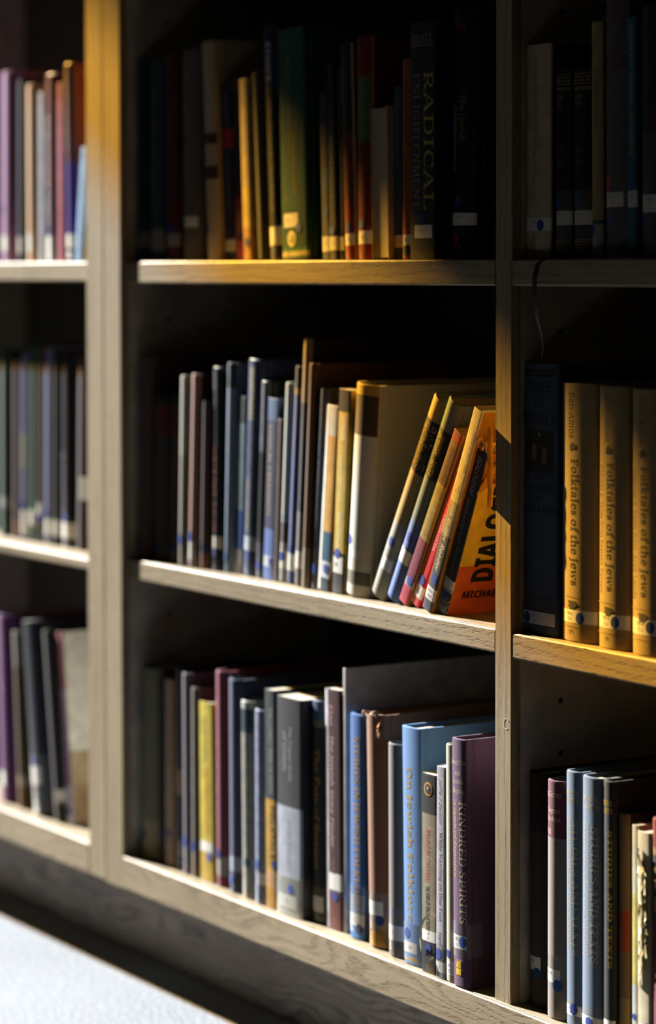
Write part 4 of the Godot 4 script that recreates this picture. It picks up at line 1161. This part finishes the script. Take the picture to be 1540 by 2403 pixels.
	book("32", "P", 0.0270, 0.5431, -0.0125, 0.0568, 0.2605, 0.200, 0.00, [[0, 1, "32465c"]], "32465c", "tall dusky blue paperback with dark display capitals and a picture square", {"text": [["TREE", "h", 0.48, 0.065, 0.105, 0.7, "1c1c20", "N"], ["OF", "h", 0.48, 0.125, 0.155, 0.3, "1c1c20", "N"], ["SOULS", "h", 0.48, 0.18, 0.225, 0.92, "1c1c20", "N"], ["THE", "h", 0.48, 0.41, 0.43, 0.28, "101014", "N"], ["MYTHOLOGY", "h", 0.48, 0.445, 0.47, 0.92, "101014", "N"], ["OF", "h", 0.48, 0.485, 0.505, 0.16, "101014", "N"], ["JUDAISM", "h", 0.48, 0.52, 0.555, 0.96, "101014", "N"], ["HOWARD", "h", 0.48, 0.855, 0.875, 0.74, "4c1414", "N"], ["SCHWARTZ", "h", 0.48, 0.893, 0.913, 0.92, "4c1414", "N"], ["OXFORD", "h", 0.48, 0.962, 0.982, 0.62, "141c28", "s"]], "lab": [[0.915, 0.962, 0.03, 0.92, "185.6", "12"]], "dots": [[0.94, 0.14, "16398c"]], "bars": "0a0a0c", "picture": [0.245, 0.405, 0.1, 0.87]})
	book("32", "H", 0.0862, 0.5431, -0.0100, 0.0545, 0.2435, 0.190, 0.00, "b09868", "b09868", "first tan folktale volume, with a sun streak down its spine", {"text": [["Ben-Amos", "d", 0.42, 0.035, 0.21, 0.17, "3c3428", "s"], ["Folktales of the Jews", "d", 0.47, 0.29, 0.78, 0.25, "1c1814", "B"], ["JPS", "h", 0.42, 0.952, 0.972, 0.14, "2c2418", "s"]], "lab": [[0.875, 0.925, 0, 1, "185.6", "13.1"]], "dots": [[0.905, 0.66, "16398c"]], "bulge": 0.12, "mark": [0.235, 0.47]})
	book("32", "H", 0.1472, 0.5431, -0.0080, 0.0467, 0.2432, 0.190, 0.00, "b09868", "b09868", "second tan folktale volume, beginning with Volume 2 on its spine", {"text": [["Ben-Amos", "d", 0.42, 0.035, 0.21, 0.17, "3c3428", "s"], ["Folktales of the Jews", "d", 0.47, 0.29, 0.78, 0.25, "1c1814", "B"], ["Volume 2: Tales from Eastern Europe", "d", 0.17, 0.3, 0.79, 0.15, "54482c", "s"], ["JPS", "h", 0.42, 0.952, 0.972, 0.14, "2c2418", "s"]], "lab": [[0.865, 0.92, 0, 1, "185.6", "13.2"]], "dots": [[0.895, 0.66, "16398c"]], "bulge": 0.12, "mark": [0.235, 0.47]})
	book("32", "H", 0.1996, 0.5431, -0.0060, 0.0494, 0.2424, 0.190, -0.29, "b09868", "b09868", "third tan folktale volume, rightmost and cut by picture edge", {"text": [["Ben-Amos", "d", 0.42, 0.035, 0.21, 0.17, "3c3428", "s"], ["Folktales of the Jews", "d", 0.47, 0.29, 0.78, 0.25, "1c1814", "B"], ["Volume 3: Tales from Arab Lands", "d", 0.17, 0.3, 0.79, 0.15, "54482c", "s"]], "lab": [[0.86, 0.92, 0, 1, "185.6", "13.3"]], "dots": [[0.89, 0.66, "16398c"]], "bulge": 0.12, "mark": [0.235, 0.47]})
	book("13", "H", -1.1915, 0.1802, -0.0160, 0.0619, 0.2502, 0.160, -2.88, "6c3470", "6c3470", "purple cloth hardback at left picture edge of bottom left shelf", {"lab": [[0.84, 0.92, 0, 0.55]]})
	book("13", "H", -1.1242, 0.1802, -0.0160, 0.0250, 0.2337, 0.160, -4.06, [[0, 0.2, "8c8478"], [0.2, 0.82, "5c4a28"], [0.82, 0.88, "b09a80"], [0.88, 1, "7c5c34"]], "5c4a28", "slim olive brown hardback between purple and black books")
	book("13", "J", -1.0853, 0.1802, -0.0140, 0.0635, 0.2513, 0.200, -7.28, "262a32", "262a32", "tall black hardback with white label and blue dot, leaning left", {"lab": [[0.76, 0.855, 0.05, 0.7]], "dots": [[0.73, 0.4, "16398c"]], "tape": [0.7, 1]})
	book("13", "H", -1.0169, 0.1802, -0.0160, 0.0315, 0.2463, 0.170, -8.15, [[0, 0.84, "1c1a18"], [0.84, 0.92, "6c5c54"], [0.92, 1, "2c241e"]], "1c1a18", "plain black hardback beside the white covered book", {"lab": [[0.84, 0.9, 0.6, 1]]})
	book("13", "P", -0.9845, 0.1802, -0.0220, 0.0174, 0.2469, 0.190, -7.14, [[0, 0.3, "7c2c3c"], [0.3, 0.8, "8c6c84"], [0.8, 1, "b8b4c8"]], [[0, 0.62, "eceee6"], [0.62, 0.8, "b8a888"], [0.8, 1, "a08868"]], "thin mauve spined book with a pale cover by left bay upright", {"dots": [[0.93, 0.5, "16398c"]], "front": [["COMICS", 0.45, 0.365, 0.44, "98a08c"]]})
	book("23", "H", -0.7262, 0.1802, -0.0115, 0.0475, 0.2329, 0.170, 1.09, [[0, 0.55, "8c866e"], [0.55, 0.8, "868068"], [0.8, 1, "a89c78"]], "8c866e", "grey olive hardback leftmost in the shaded corner of bottom shelf", {"dots": [[0.88, 0.4, "1c2c60"]]})
	book("23", "H", -0.7091, 0.1802, -0.0135, 0.0142, 0.2220, 0.160, 0.48, "2c2826", "2c2826", "slim charcoal hardback in shade on bottom shelf", {"dots": [[0.85, 0.5, "1c2c60"]]})
	book("23", "P", -0.7066, 0.1802, -0.0145, 0.0218, 0.2248, 0.160, 0.00, [[0, 0.8, "b08c68"], [0.8, 1, "a88464"]], "b08c68", "tan brown paperback in the shaded corner of bottom shelf", {"dots": [[0.82, 0.5, "2c3c6c"]]})
	book("23", "J", -0.6843, 0.1802, -0.0155, 0.0222, 0.2413, 0.170, 0.00, [[0, 0.5, "1c1c18"], [0.5, 0.63, "b08c5c"], [0.63, 0.86, "1c1c18"], [0.86, 0.93, "9c9080"], [0.93, 1, "1c1c18"]], "1c1c18", "black jacketed book with one tan band on bottom shelf")
	book("23", "H", -0.6585, 0.1802, -0.0110, 0.0199, 0.2381, 0.170, -0.34, [[0, 0.85, "706a74"], [0.85, 1, "8c8894"]], "706a74", "lilac grey hardback with a cream top, first lit on bottom shelf", {"dots": [[0.84, 0.4, "3c50a0"]]})
	book("23", "H", -0.6380, 0.1802, -0.0115, 0.0176, 0.2236, 0.160, 0.00, [[0, 0.82, "6c6258"], [0.82, 1, "8c7a68"]], "6c6258", "faded taupe hardback left of the mustard yellow book", {"text": [["SELECTED STORIES", "d", 0.4, 0.1, 0.6, 0.3, "8c847c", "s"]], "dots": [[0.84, 0.5, "2c4090"]]})
	book("23", "P", -0.6171, 0.1802, -0.0130, 0.0326, 0.2099, 0.160, -0.73, [[0, 0.78, "c4b030"], [0.78, 0.84, "c8c4a0"], [0.84, 1, "bc9c24"]], "c4b030", "short mustard yellow paperback with orange lettering on bottom shelf", {"text": [["THE LIFE OF A BOOK", "d", 0.45, 0.08, 0.34, 0.3, "7c7820", "n"], ["FOLK STORIES OF EUROPE", "d", 0.55, 0.36, 0.74, 0.36, "cc8424", "n"]], "lab": [[0.78, 0.835, 0.1, 0.9]], "dots": [[0.86, 0.7, "4858a0"]]})
	book("23", "H", -0.5815, 0.1802, -0.0120, 0.0261, 0.2505, 0.180, -0.34, [[0, 0.86, "8c3c50"], [0.86, 0.95, "a8a098"], [0.95, 1, "8c3c50"]], "8c3c50", "tall raspberry cloth hardback on bottom shelf", {"text": [["Legends of our Times", "d", 0.35, 0.12, 0.78, 0.2, "b88490", "s"]], "dots": [[0.85, 0.35, "1c2c80"]]})
	book("23", "H", -0.5490, 0.1802, -0.0100, 0.0305, 0.2458, 0.200, -0.36, [[0, 0.83, "484e6c"], [0.83, 0.9, "a0a8b8"], [0.9, 1, "4c5470"]], "484e6c", "slate navy hardback with its tall smooth side showing on bottom shelf", {"text": [["Memory and Tradition", "d", 0.4, 0.2, 0.7, 0.22, "6c728c", "s"]], "dots": [[0.94, 0.3, "3c50a0"]]})
	book("23", "J", -0.5148, 0.1802, -0.0090, 0.0242, 0.2247, 0.180, -0.69, [[0, 0.04, "c0c4bc"], [0.04, 0.16, "2c4448"], [0.16, 0.83, "98988e"], [0.83, 1, "a8a494"]], "98988e", "grey jacketed book with dark teal cap on bottom shelf", {"text": [["THE WINDOWS OF MEMORY", "d", 0.5, 0.2, 0.75, 0.24, "848878", "n"]], "dots": [[0.82, 0.6, "1c4458"]]})
	book("23", "J", -0.4860, 0.1802, -0.0070, 0.0288, 0.2194, 0.170, 0.00, [[0, 1, "8c94ac"]], "141830", "pale lavender fronted hardback with navy board on bottom shelf", {"lab": [[0.84, 0.9, 0.5, 1]], "dots": [[0.8, 0.4, "284888"]], "bulge": 0.22})
	book("23", "P", -0.4542, 0.1802, -0.0070, 0.0216, 0.2454, 0.190, -0.62, [[0, 0.5, "2a3436"], [0.5, 0.83, "b88c20"], [0.83, 0.9, "c09060"], [0.9, 1, "b88420"]], "2a3436", "dark teal paperback with a mustard lower half on bottom shelf", {"text": [["THE LONELY MAN OF FAITH", "d", 0.65, 0.08, 0.47, 0.3, "98a0a0", "n"], ["FOLKTALES", "d", 0.7, 0.53, 0.8, 0.34, "40340c", "b"]], "dots": [[0.8, 0.9, "283c70"]]})
	book("23", "P", -0.4307, 0.1802, -0.0060, 0.0541, 0.2423, 0.200, 0.00, [[0, 0.5, "2c2e32"], [0.5, 0.82, "a2a6b2"], [0.82, 1, "a4a29c"]], "2c2e32", "thick paperback, black above and silver grey below, on bottom shelf", {"text": [["The Prague Bride", "d", 0.58, 0.13, 0.38, 0.17, "8c8c90", "m"], ["of Golem", "d", 0.38, 0.16, 0.34, 0.17, "8c8c90", "m"], ["STORY ROMANCE", "d", 0.52, 0.56, 0.8, 0.14, "8c8e98", "s"]], "lab": [[0.905, 0.965, 0.1, 0.82, "15"]], "dots": [[0.875, 0.6, "16398c"]], "tape": [0.82, 1]})
	book("23", "J", -0.3742, 0.1802, -0.0160, 0.0276, 0.2442, 0.180, 0.00, [[0, 0.09, "4c5c78"], [0.09, 0.12, "8c8464"], [0.12, 0.84, "26261f"], [0.84, 0.9, "6c5c3c"], [0.9, 1, "4c463e"]], "26261f", "black jacketed book with golden vertical title and blue top", {"text": [["The Fate of Reason", "d", 0.5, 0.22, 0.76, 0.42, "c89828", "s"]], "lab": [[0.88, 0.95, 0, 0.9]]})
	book("23", "P", -0.3386, 0.1802, -0.0150, 0.0308, 0.2608, 0.180, -0.62, [[0, 0.77, "3f1219"], [0.77, 0.84, "8c8880"], [0.84, 1, "6c3022"]], "3f1219", "maroon paperback with faded pink title beside the pale folder", {"text": [["Elan", "d", 0.45, 0.07, 0.15, 0.3, "a87880", "m"], ["The Jewish Story Finder", "d", 0.45, 0.19, 0.66, 0.32, "b09094", "m"], ["2 VOLUMES", "d", 0.5, 0.7, 0.77, 0.25, "8c5c60", "s"]], "lab": [[0.765, 0.835, 0, 1]], "dots": [[0.86, 0.62, "16398c"]], "edgeleft": "c8c4c8"})
	book("23", "B", -0.3072, 0.1802, -0.0170, 0.0069, 0.2863, 0.200, 0.00, "c4beb6", "c4beb6", "wide pale card folder standing behind the blue and brown books", {"dots": [[0.86, 0.3, "2878e0"]]})
	book("23", "H", -0.2871, 0.1802, -0.0120, 0.0263, 0.2415, 0.170, 0.00, [[0, 0.8, "3c6cb0"], [0.8, 0.89, "90a0b8"], [0.89, 0.94, "d0d0cc"], [0.94, 1, "4c80c0"]], "3c6cb0", "slim blue cloth hardback with dense gilt capitals on bottom shelf", {"text": [["STUDIES IN JEWISH FOLKLORE", "d", 0.52, 0.1, 0.86, 0.5, "b8904c", "B"]], "lab": [[0.885, 0.94, 0, 1, "1"]], "dots": [[0.95, 0.75, "142c60"]], "tape": [0.76, 0.97], "bulge": 0.06})
	book("23", "H", -0.2503, 0.1802, -0.0080, 0.0373, 0.2461, 0.180, -1.47, [[0, 0.79, "94664a"], [0.79, 1, "8c6a44"]], "94664a", "worn brown leather hardback with frayed top and gilt foot", {"lab": [[0.8, 0.86, 0, 0.85, "1"]], "dots": [[0.88, 0.75, "14306c"]], "tape": [0.76, 0.92], "gilt": [0.93, 0.99, "c8942c"], "frayed": "d8a488"})
	book("23", "H", -0.2051, 0.1802, -0.0040, 0.0316, 0.2225, 0.170, -0.37, "78736c", "78736c", "grey flecked cloth hardback between brown and light blue books", {"lab": [[0.85, 0.92, 0, 1, "1"]], "dots": [[0.8, 0.1, "16398c"]], "tape": [0.76, 0.97]})
	book("23", "H", -0.1673, 0.1802, -0.0020, 0.0356, 0.2450, 0.190, -1.10, "6c98d0", "6c98d0", "large light blue cloth hardback with gilt title on bottom shelf", {"text": [["On Jewish Folklore", "d", 0.42, 0.17, 0.82, 0.34, "b49448", "B"]], "lab": [[0.905, 0.95, 0.05, 0.75, "185"]], "dots": [[0.87, 0.25, "16398c"]], "tape": [0.82, 0.985], "bulge": 0.05, "gilt": [0.965, 0.985, "c8a04c"]})
	book("23", "P", -0.1288, 0.1802, 0.0010, 0.0264, 0.2034, 0.160, 0.00, [[0, 0.2, "1a1816"], [0.2, 0.785, "8c7f68"], [0.785, 0.84, "c0b8a4"], [0.84, 1, "161412"]], "a89468", "battered paperback with black head, taupe middle and torn tape", {"text": [["BRUNO BETTELHEIM", "d", 0.48, 0.28, 0.54, 0.24, "9c5430", "N"], ["THE USES OF ENCHANTMENT", "d", 0.48, 0.56, 0.79, 0.26, "181614", "N"]], "lab": [[0.785, 0.84, 0, 1, "18", "B"]], "dots": [[0.875, 0.5, "142c78"]], "ring": [0.075, 0.5, "b8801c"], "torntape": 1})
	book("23", "P", -0.0841, 0.1802, 0.0030, 0.0152, 0.2150, 0.160, 0.38, [[0, 0.86, "a8a4aa"], [0.86, 0.92, "5c5c70"], [0.92, 1, "8c9098"]], "a8a4aa", "slim silver grey paperback with black italic lettering", {"text": [["Jaffe / Zeitlin", "d", 0.45, 0.06, 0.27, 0.36, "20202c", "m"], ["While Standing on One Foot", "d", 0.5, 0.31, 0.73, 0.4, "202028", "s"], ["Segal", "d", 0.5, 0.78, 0.84, 0.36, "2c2c34", "m"]], "lab": [[0.92, 0.97, 0, 1, "8"]], "dots": [[0.885, 0.3, "16398c"]], "tape": [0.83, 1]})
	book("23", "H", -0.0806, 0.1802, 0.0030, 0.0114, 0.2398, 0.160, -0.40, "c8c4a8", "c8c4a8", "narrow cream hardback pressed against purple gilt lettered book", {"lab": [[0.91, 0.97, 0.1, 1, "18", "12"]], "dots": [[0.88, 0.35, "16398c"]], "bulge": 0.1})
	book("23", "H", -0.0654, 0.1802, 0.0060, 0.0261, 0.2482, 0.180, -0.92, "5f3e5e", "5f3e5e", "purple cloth hardback with gilt title beside the right upright", {"text": [["KINDRED SPIRITS", "d", 0.76, 0.25, 0.74, 0.36, "c8b48c", "s"], ["A Spirit of Romance", "d", 0.3, 0.25, 0.56, 0.24, "c8a850", "m"], ["Howard Blum", "h", 0.5, 0.085, 0.105, 0.9, "b4a090", "s"], ["and", "h", 0.5, 0.128, 0.148, 0.35, "b4a090", "s"], ["Judith", "h", 0.5, 0.165, 0.185, 0.7, "b4a090", "s"], ["Magnes", "h", 0.5, 0.2, 0.225, 0.72, "b4a090", "s"]], "lab": [[0.79, 0.845, 0, 0.92, "185", "13"]], "dots": [[0.815, 0.72, "16398c"]], "tape": [0.735, 0.88], "bulge": 0.08, "gilt": [0.885, 0.95, "d8b02c"], "goldspot": 1})
	book("33", "H", 0.0283, 0.1802, -0.0160, 0.0315, 0.2275, 0.200, -0.34, [[0, 0.25, "3c1418"], [0.25, 1, "4a4236"]], "4a4236", "shaded brown hardback with maroon head, first right of the post", {"text": [["bin Gorion", "h", 0.45, 0.05, 0.075, 0.7, "503428", "s"], ["Sagen", "h", 0.45, 0.12, 0.145, 0.5, "503428", "s"], ["Juden", "h", 0.45, 0.15, 0.17, 0.5, "503428", "s"]], "lab": [[0.785, 0.845, 0.03, 0.75, "185.63", "16"]], "dots": [[0.855, 0.6, "0c4474"]]})
	book("33", "H", 0.0730, 0.1802, -0.0040, 0.0313, 0.2287, 0.190, 0.00, [[0, 0.24, "6e3440"], [0.24, 1, "8c8078"]], "8c8078", "linen grey hardback with maroon head, second right of the post", {"text": [["bin Gorion", "h", 0.45, 0.045, 0.07, 0.75, "c8a890", "s"], ["Sagen", "h", 0.5, 0.115, 0.14, 0.6, "c8a890", "s"], ["Juden", "h", 0.5, 0.15, 0.175, 0.6, "c8a890", "s"], ["III", "h", 0.3, 0.205, 0.225, 0.3, "c8a890", "s"]], "lab": [[0.79, 0.845, 0.03, 0.8, "185.63", "17"]], "dots": [[0.855, 0.7, "0c4888"]], "tape": [0.73, 0.84]})
	book("33", "H", 0.1083, 0.1802, -0.0040, 0.0233, 0.2421, 0.200, -0.37, "76869a", "76869a", "slate blue cloth volume, first of three with the same gilt title", {"text": [["MOSES", "h", 0.5, 0.075, 0.095, 0.75, "a89c74", "B"], ["GASTER", "h", 0.5, 0.105, 0.125, 0.8, "a89c74", "B"], ["STUDIES AND TEXTS", "d", 0.72, 0.19, 0.72, 0.3, "a89c74", "B"], ["IN FOLKLORE, MAGIC, MEDIAEVAL ROMANCE", "d", 0.42, 0.18, 0.7, 0.13, "a89c74", "s"], ["HEBREW APOCRYPHA AND SAMARITAN", "d", 0.2, 0.18, 0.7, 0.13, "a89c74", "s"], ["KTAV", "h", 0.45, 0.9, 0.92, 0.5, "a89c74", "s"]], "lab": [[0.915, 0.955, 0, 1, "185.7", "Gas"]], "dots": [[0.93, 0.6, "16398c"]], "bulge": 0.12})
	book("33", "H", 0.1333, 0.1802, -0.0020, 0.0313, 0.2417, 0.200, 0.00, "76869a", "76869a", "slate blue cloth volume, second of the three, widest lit spine", {"text": [["MOSES", "h", 0.5, 0.075, 0.095, 0.75, "a8a08c", "B"], ["GASTER", "h", 0.5, 0.105, 0.125, 0.8, "a8a08c", "B"], ["STUDIES AND TEXTS", "d", 0.72, 0.19, 0.72, 0.3, "a8a08c", "B"], ["IN FOLKLORE, MAGIC, MEDIAEVAL ROMANCE", "d", 0.42, 0.18, 0.7, 0.13, "a8a08c", "s"], ["HEBREW APOCRYPHA AND SAMARITAN", "d", 0.2, 0.18, 0.7, 0.13, "a8a08c", "s"], ["KTAV", "h", 0.45, 0.9, 0.92, 0.5, "a8a08c", "s"]], "lab": [[0.93, 0.97, 0, 1, "185.7", "Gas"]], "dots": [[0.955, 0.5, "16398c"]], "bulge": 0.12})
	book("33", "H", 0.1662, 0.1802, -0.0040, 0.0162, 0.2417, 0.200, -0.26, "2c2c28", "2c2c28", "charcoal cloth volume, last of the three, with yellow gilt title", {"text": [["MOSES", "h", 0.5, 0.075, 0.095, 0.75, "b89838", "B"], ["GASTER", "h", 0.5, 0.105, 0.125, 0.8, "b89838", "B"], ["STUDIES AND TEXTS", "d", 0.72, 0.19, 0.72, 0.3, "b89838", "B"]], "lab": [[0.92, 0.96, 0, 1]], "bulge": 0.12})
	book("33", "H", 0.1830, 0.1802, -0.0080, 0.0153, 0.2140, 0.200, -0.28, [[0, 0.42, "7c6444"], [0.42, 0.6, "a0441c"], [0.6, 0.8, "7c6444"], [0.8, 1, "94804c"]], "141c24", "tan spined book with dark marbled board on right bottom shelf")
	book("33", "P", 0.2160, 0.1802, 0.0000, 0.0081, 0.2090, 0.160, -0.29, [[0, 0.3, "d0c8a4"], [0.3, 0.7, "d4c468"], [0.7, 1, "ccccc8"]], "8c6c38", "narrow cream and yellow pamphlet on right bottom shelf", {"dots": [[0.84, 0.5, "16398c"]]})
	book("33", "P", 0.2270, 0.1802, 0.0020, 0.0179, 0.2056, 0.160, -0.47, [[0, 0.85, "d8cca8"], [0.85, 1, "d8d8d0"]], "d8cca8", "cream book with a torn curling spine cover at right picture edge", {"dots": [[0.87, 0.8, "16398c"]], "peel": 1})
	book("33", "H", 0.2467, 0.1802, 0.0020, 0.0170, 0.2207, 0.180, -0.79, [[0, 0.12, "7c2420"], [0.12, 0.15, "9c7440"], [0.15, 0.33, "20242c"], [0.33, 0.36, "a08440"], [0.36, 1, "7c3444"]], "7c3444", "red and black banded hardback cut off by right picture edge", {"text": [["DYNASTY", "d", 0.5, 0.2, 0.3, 0.4, "b89c40", "B"]]})
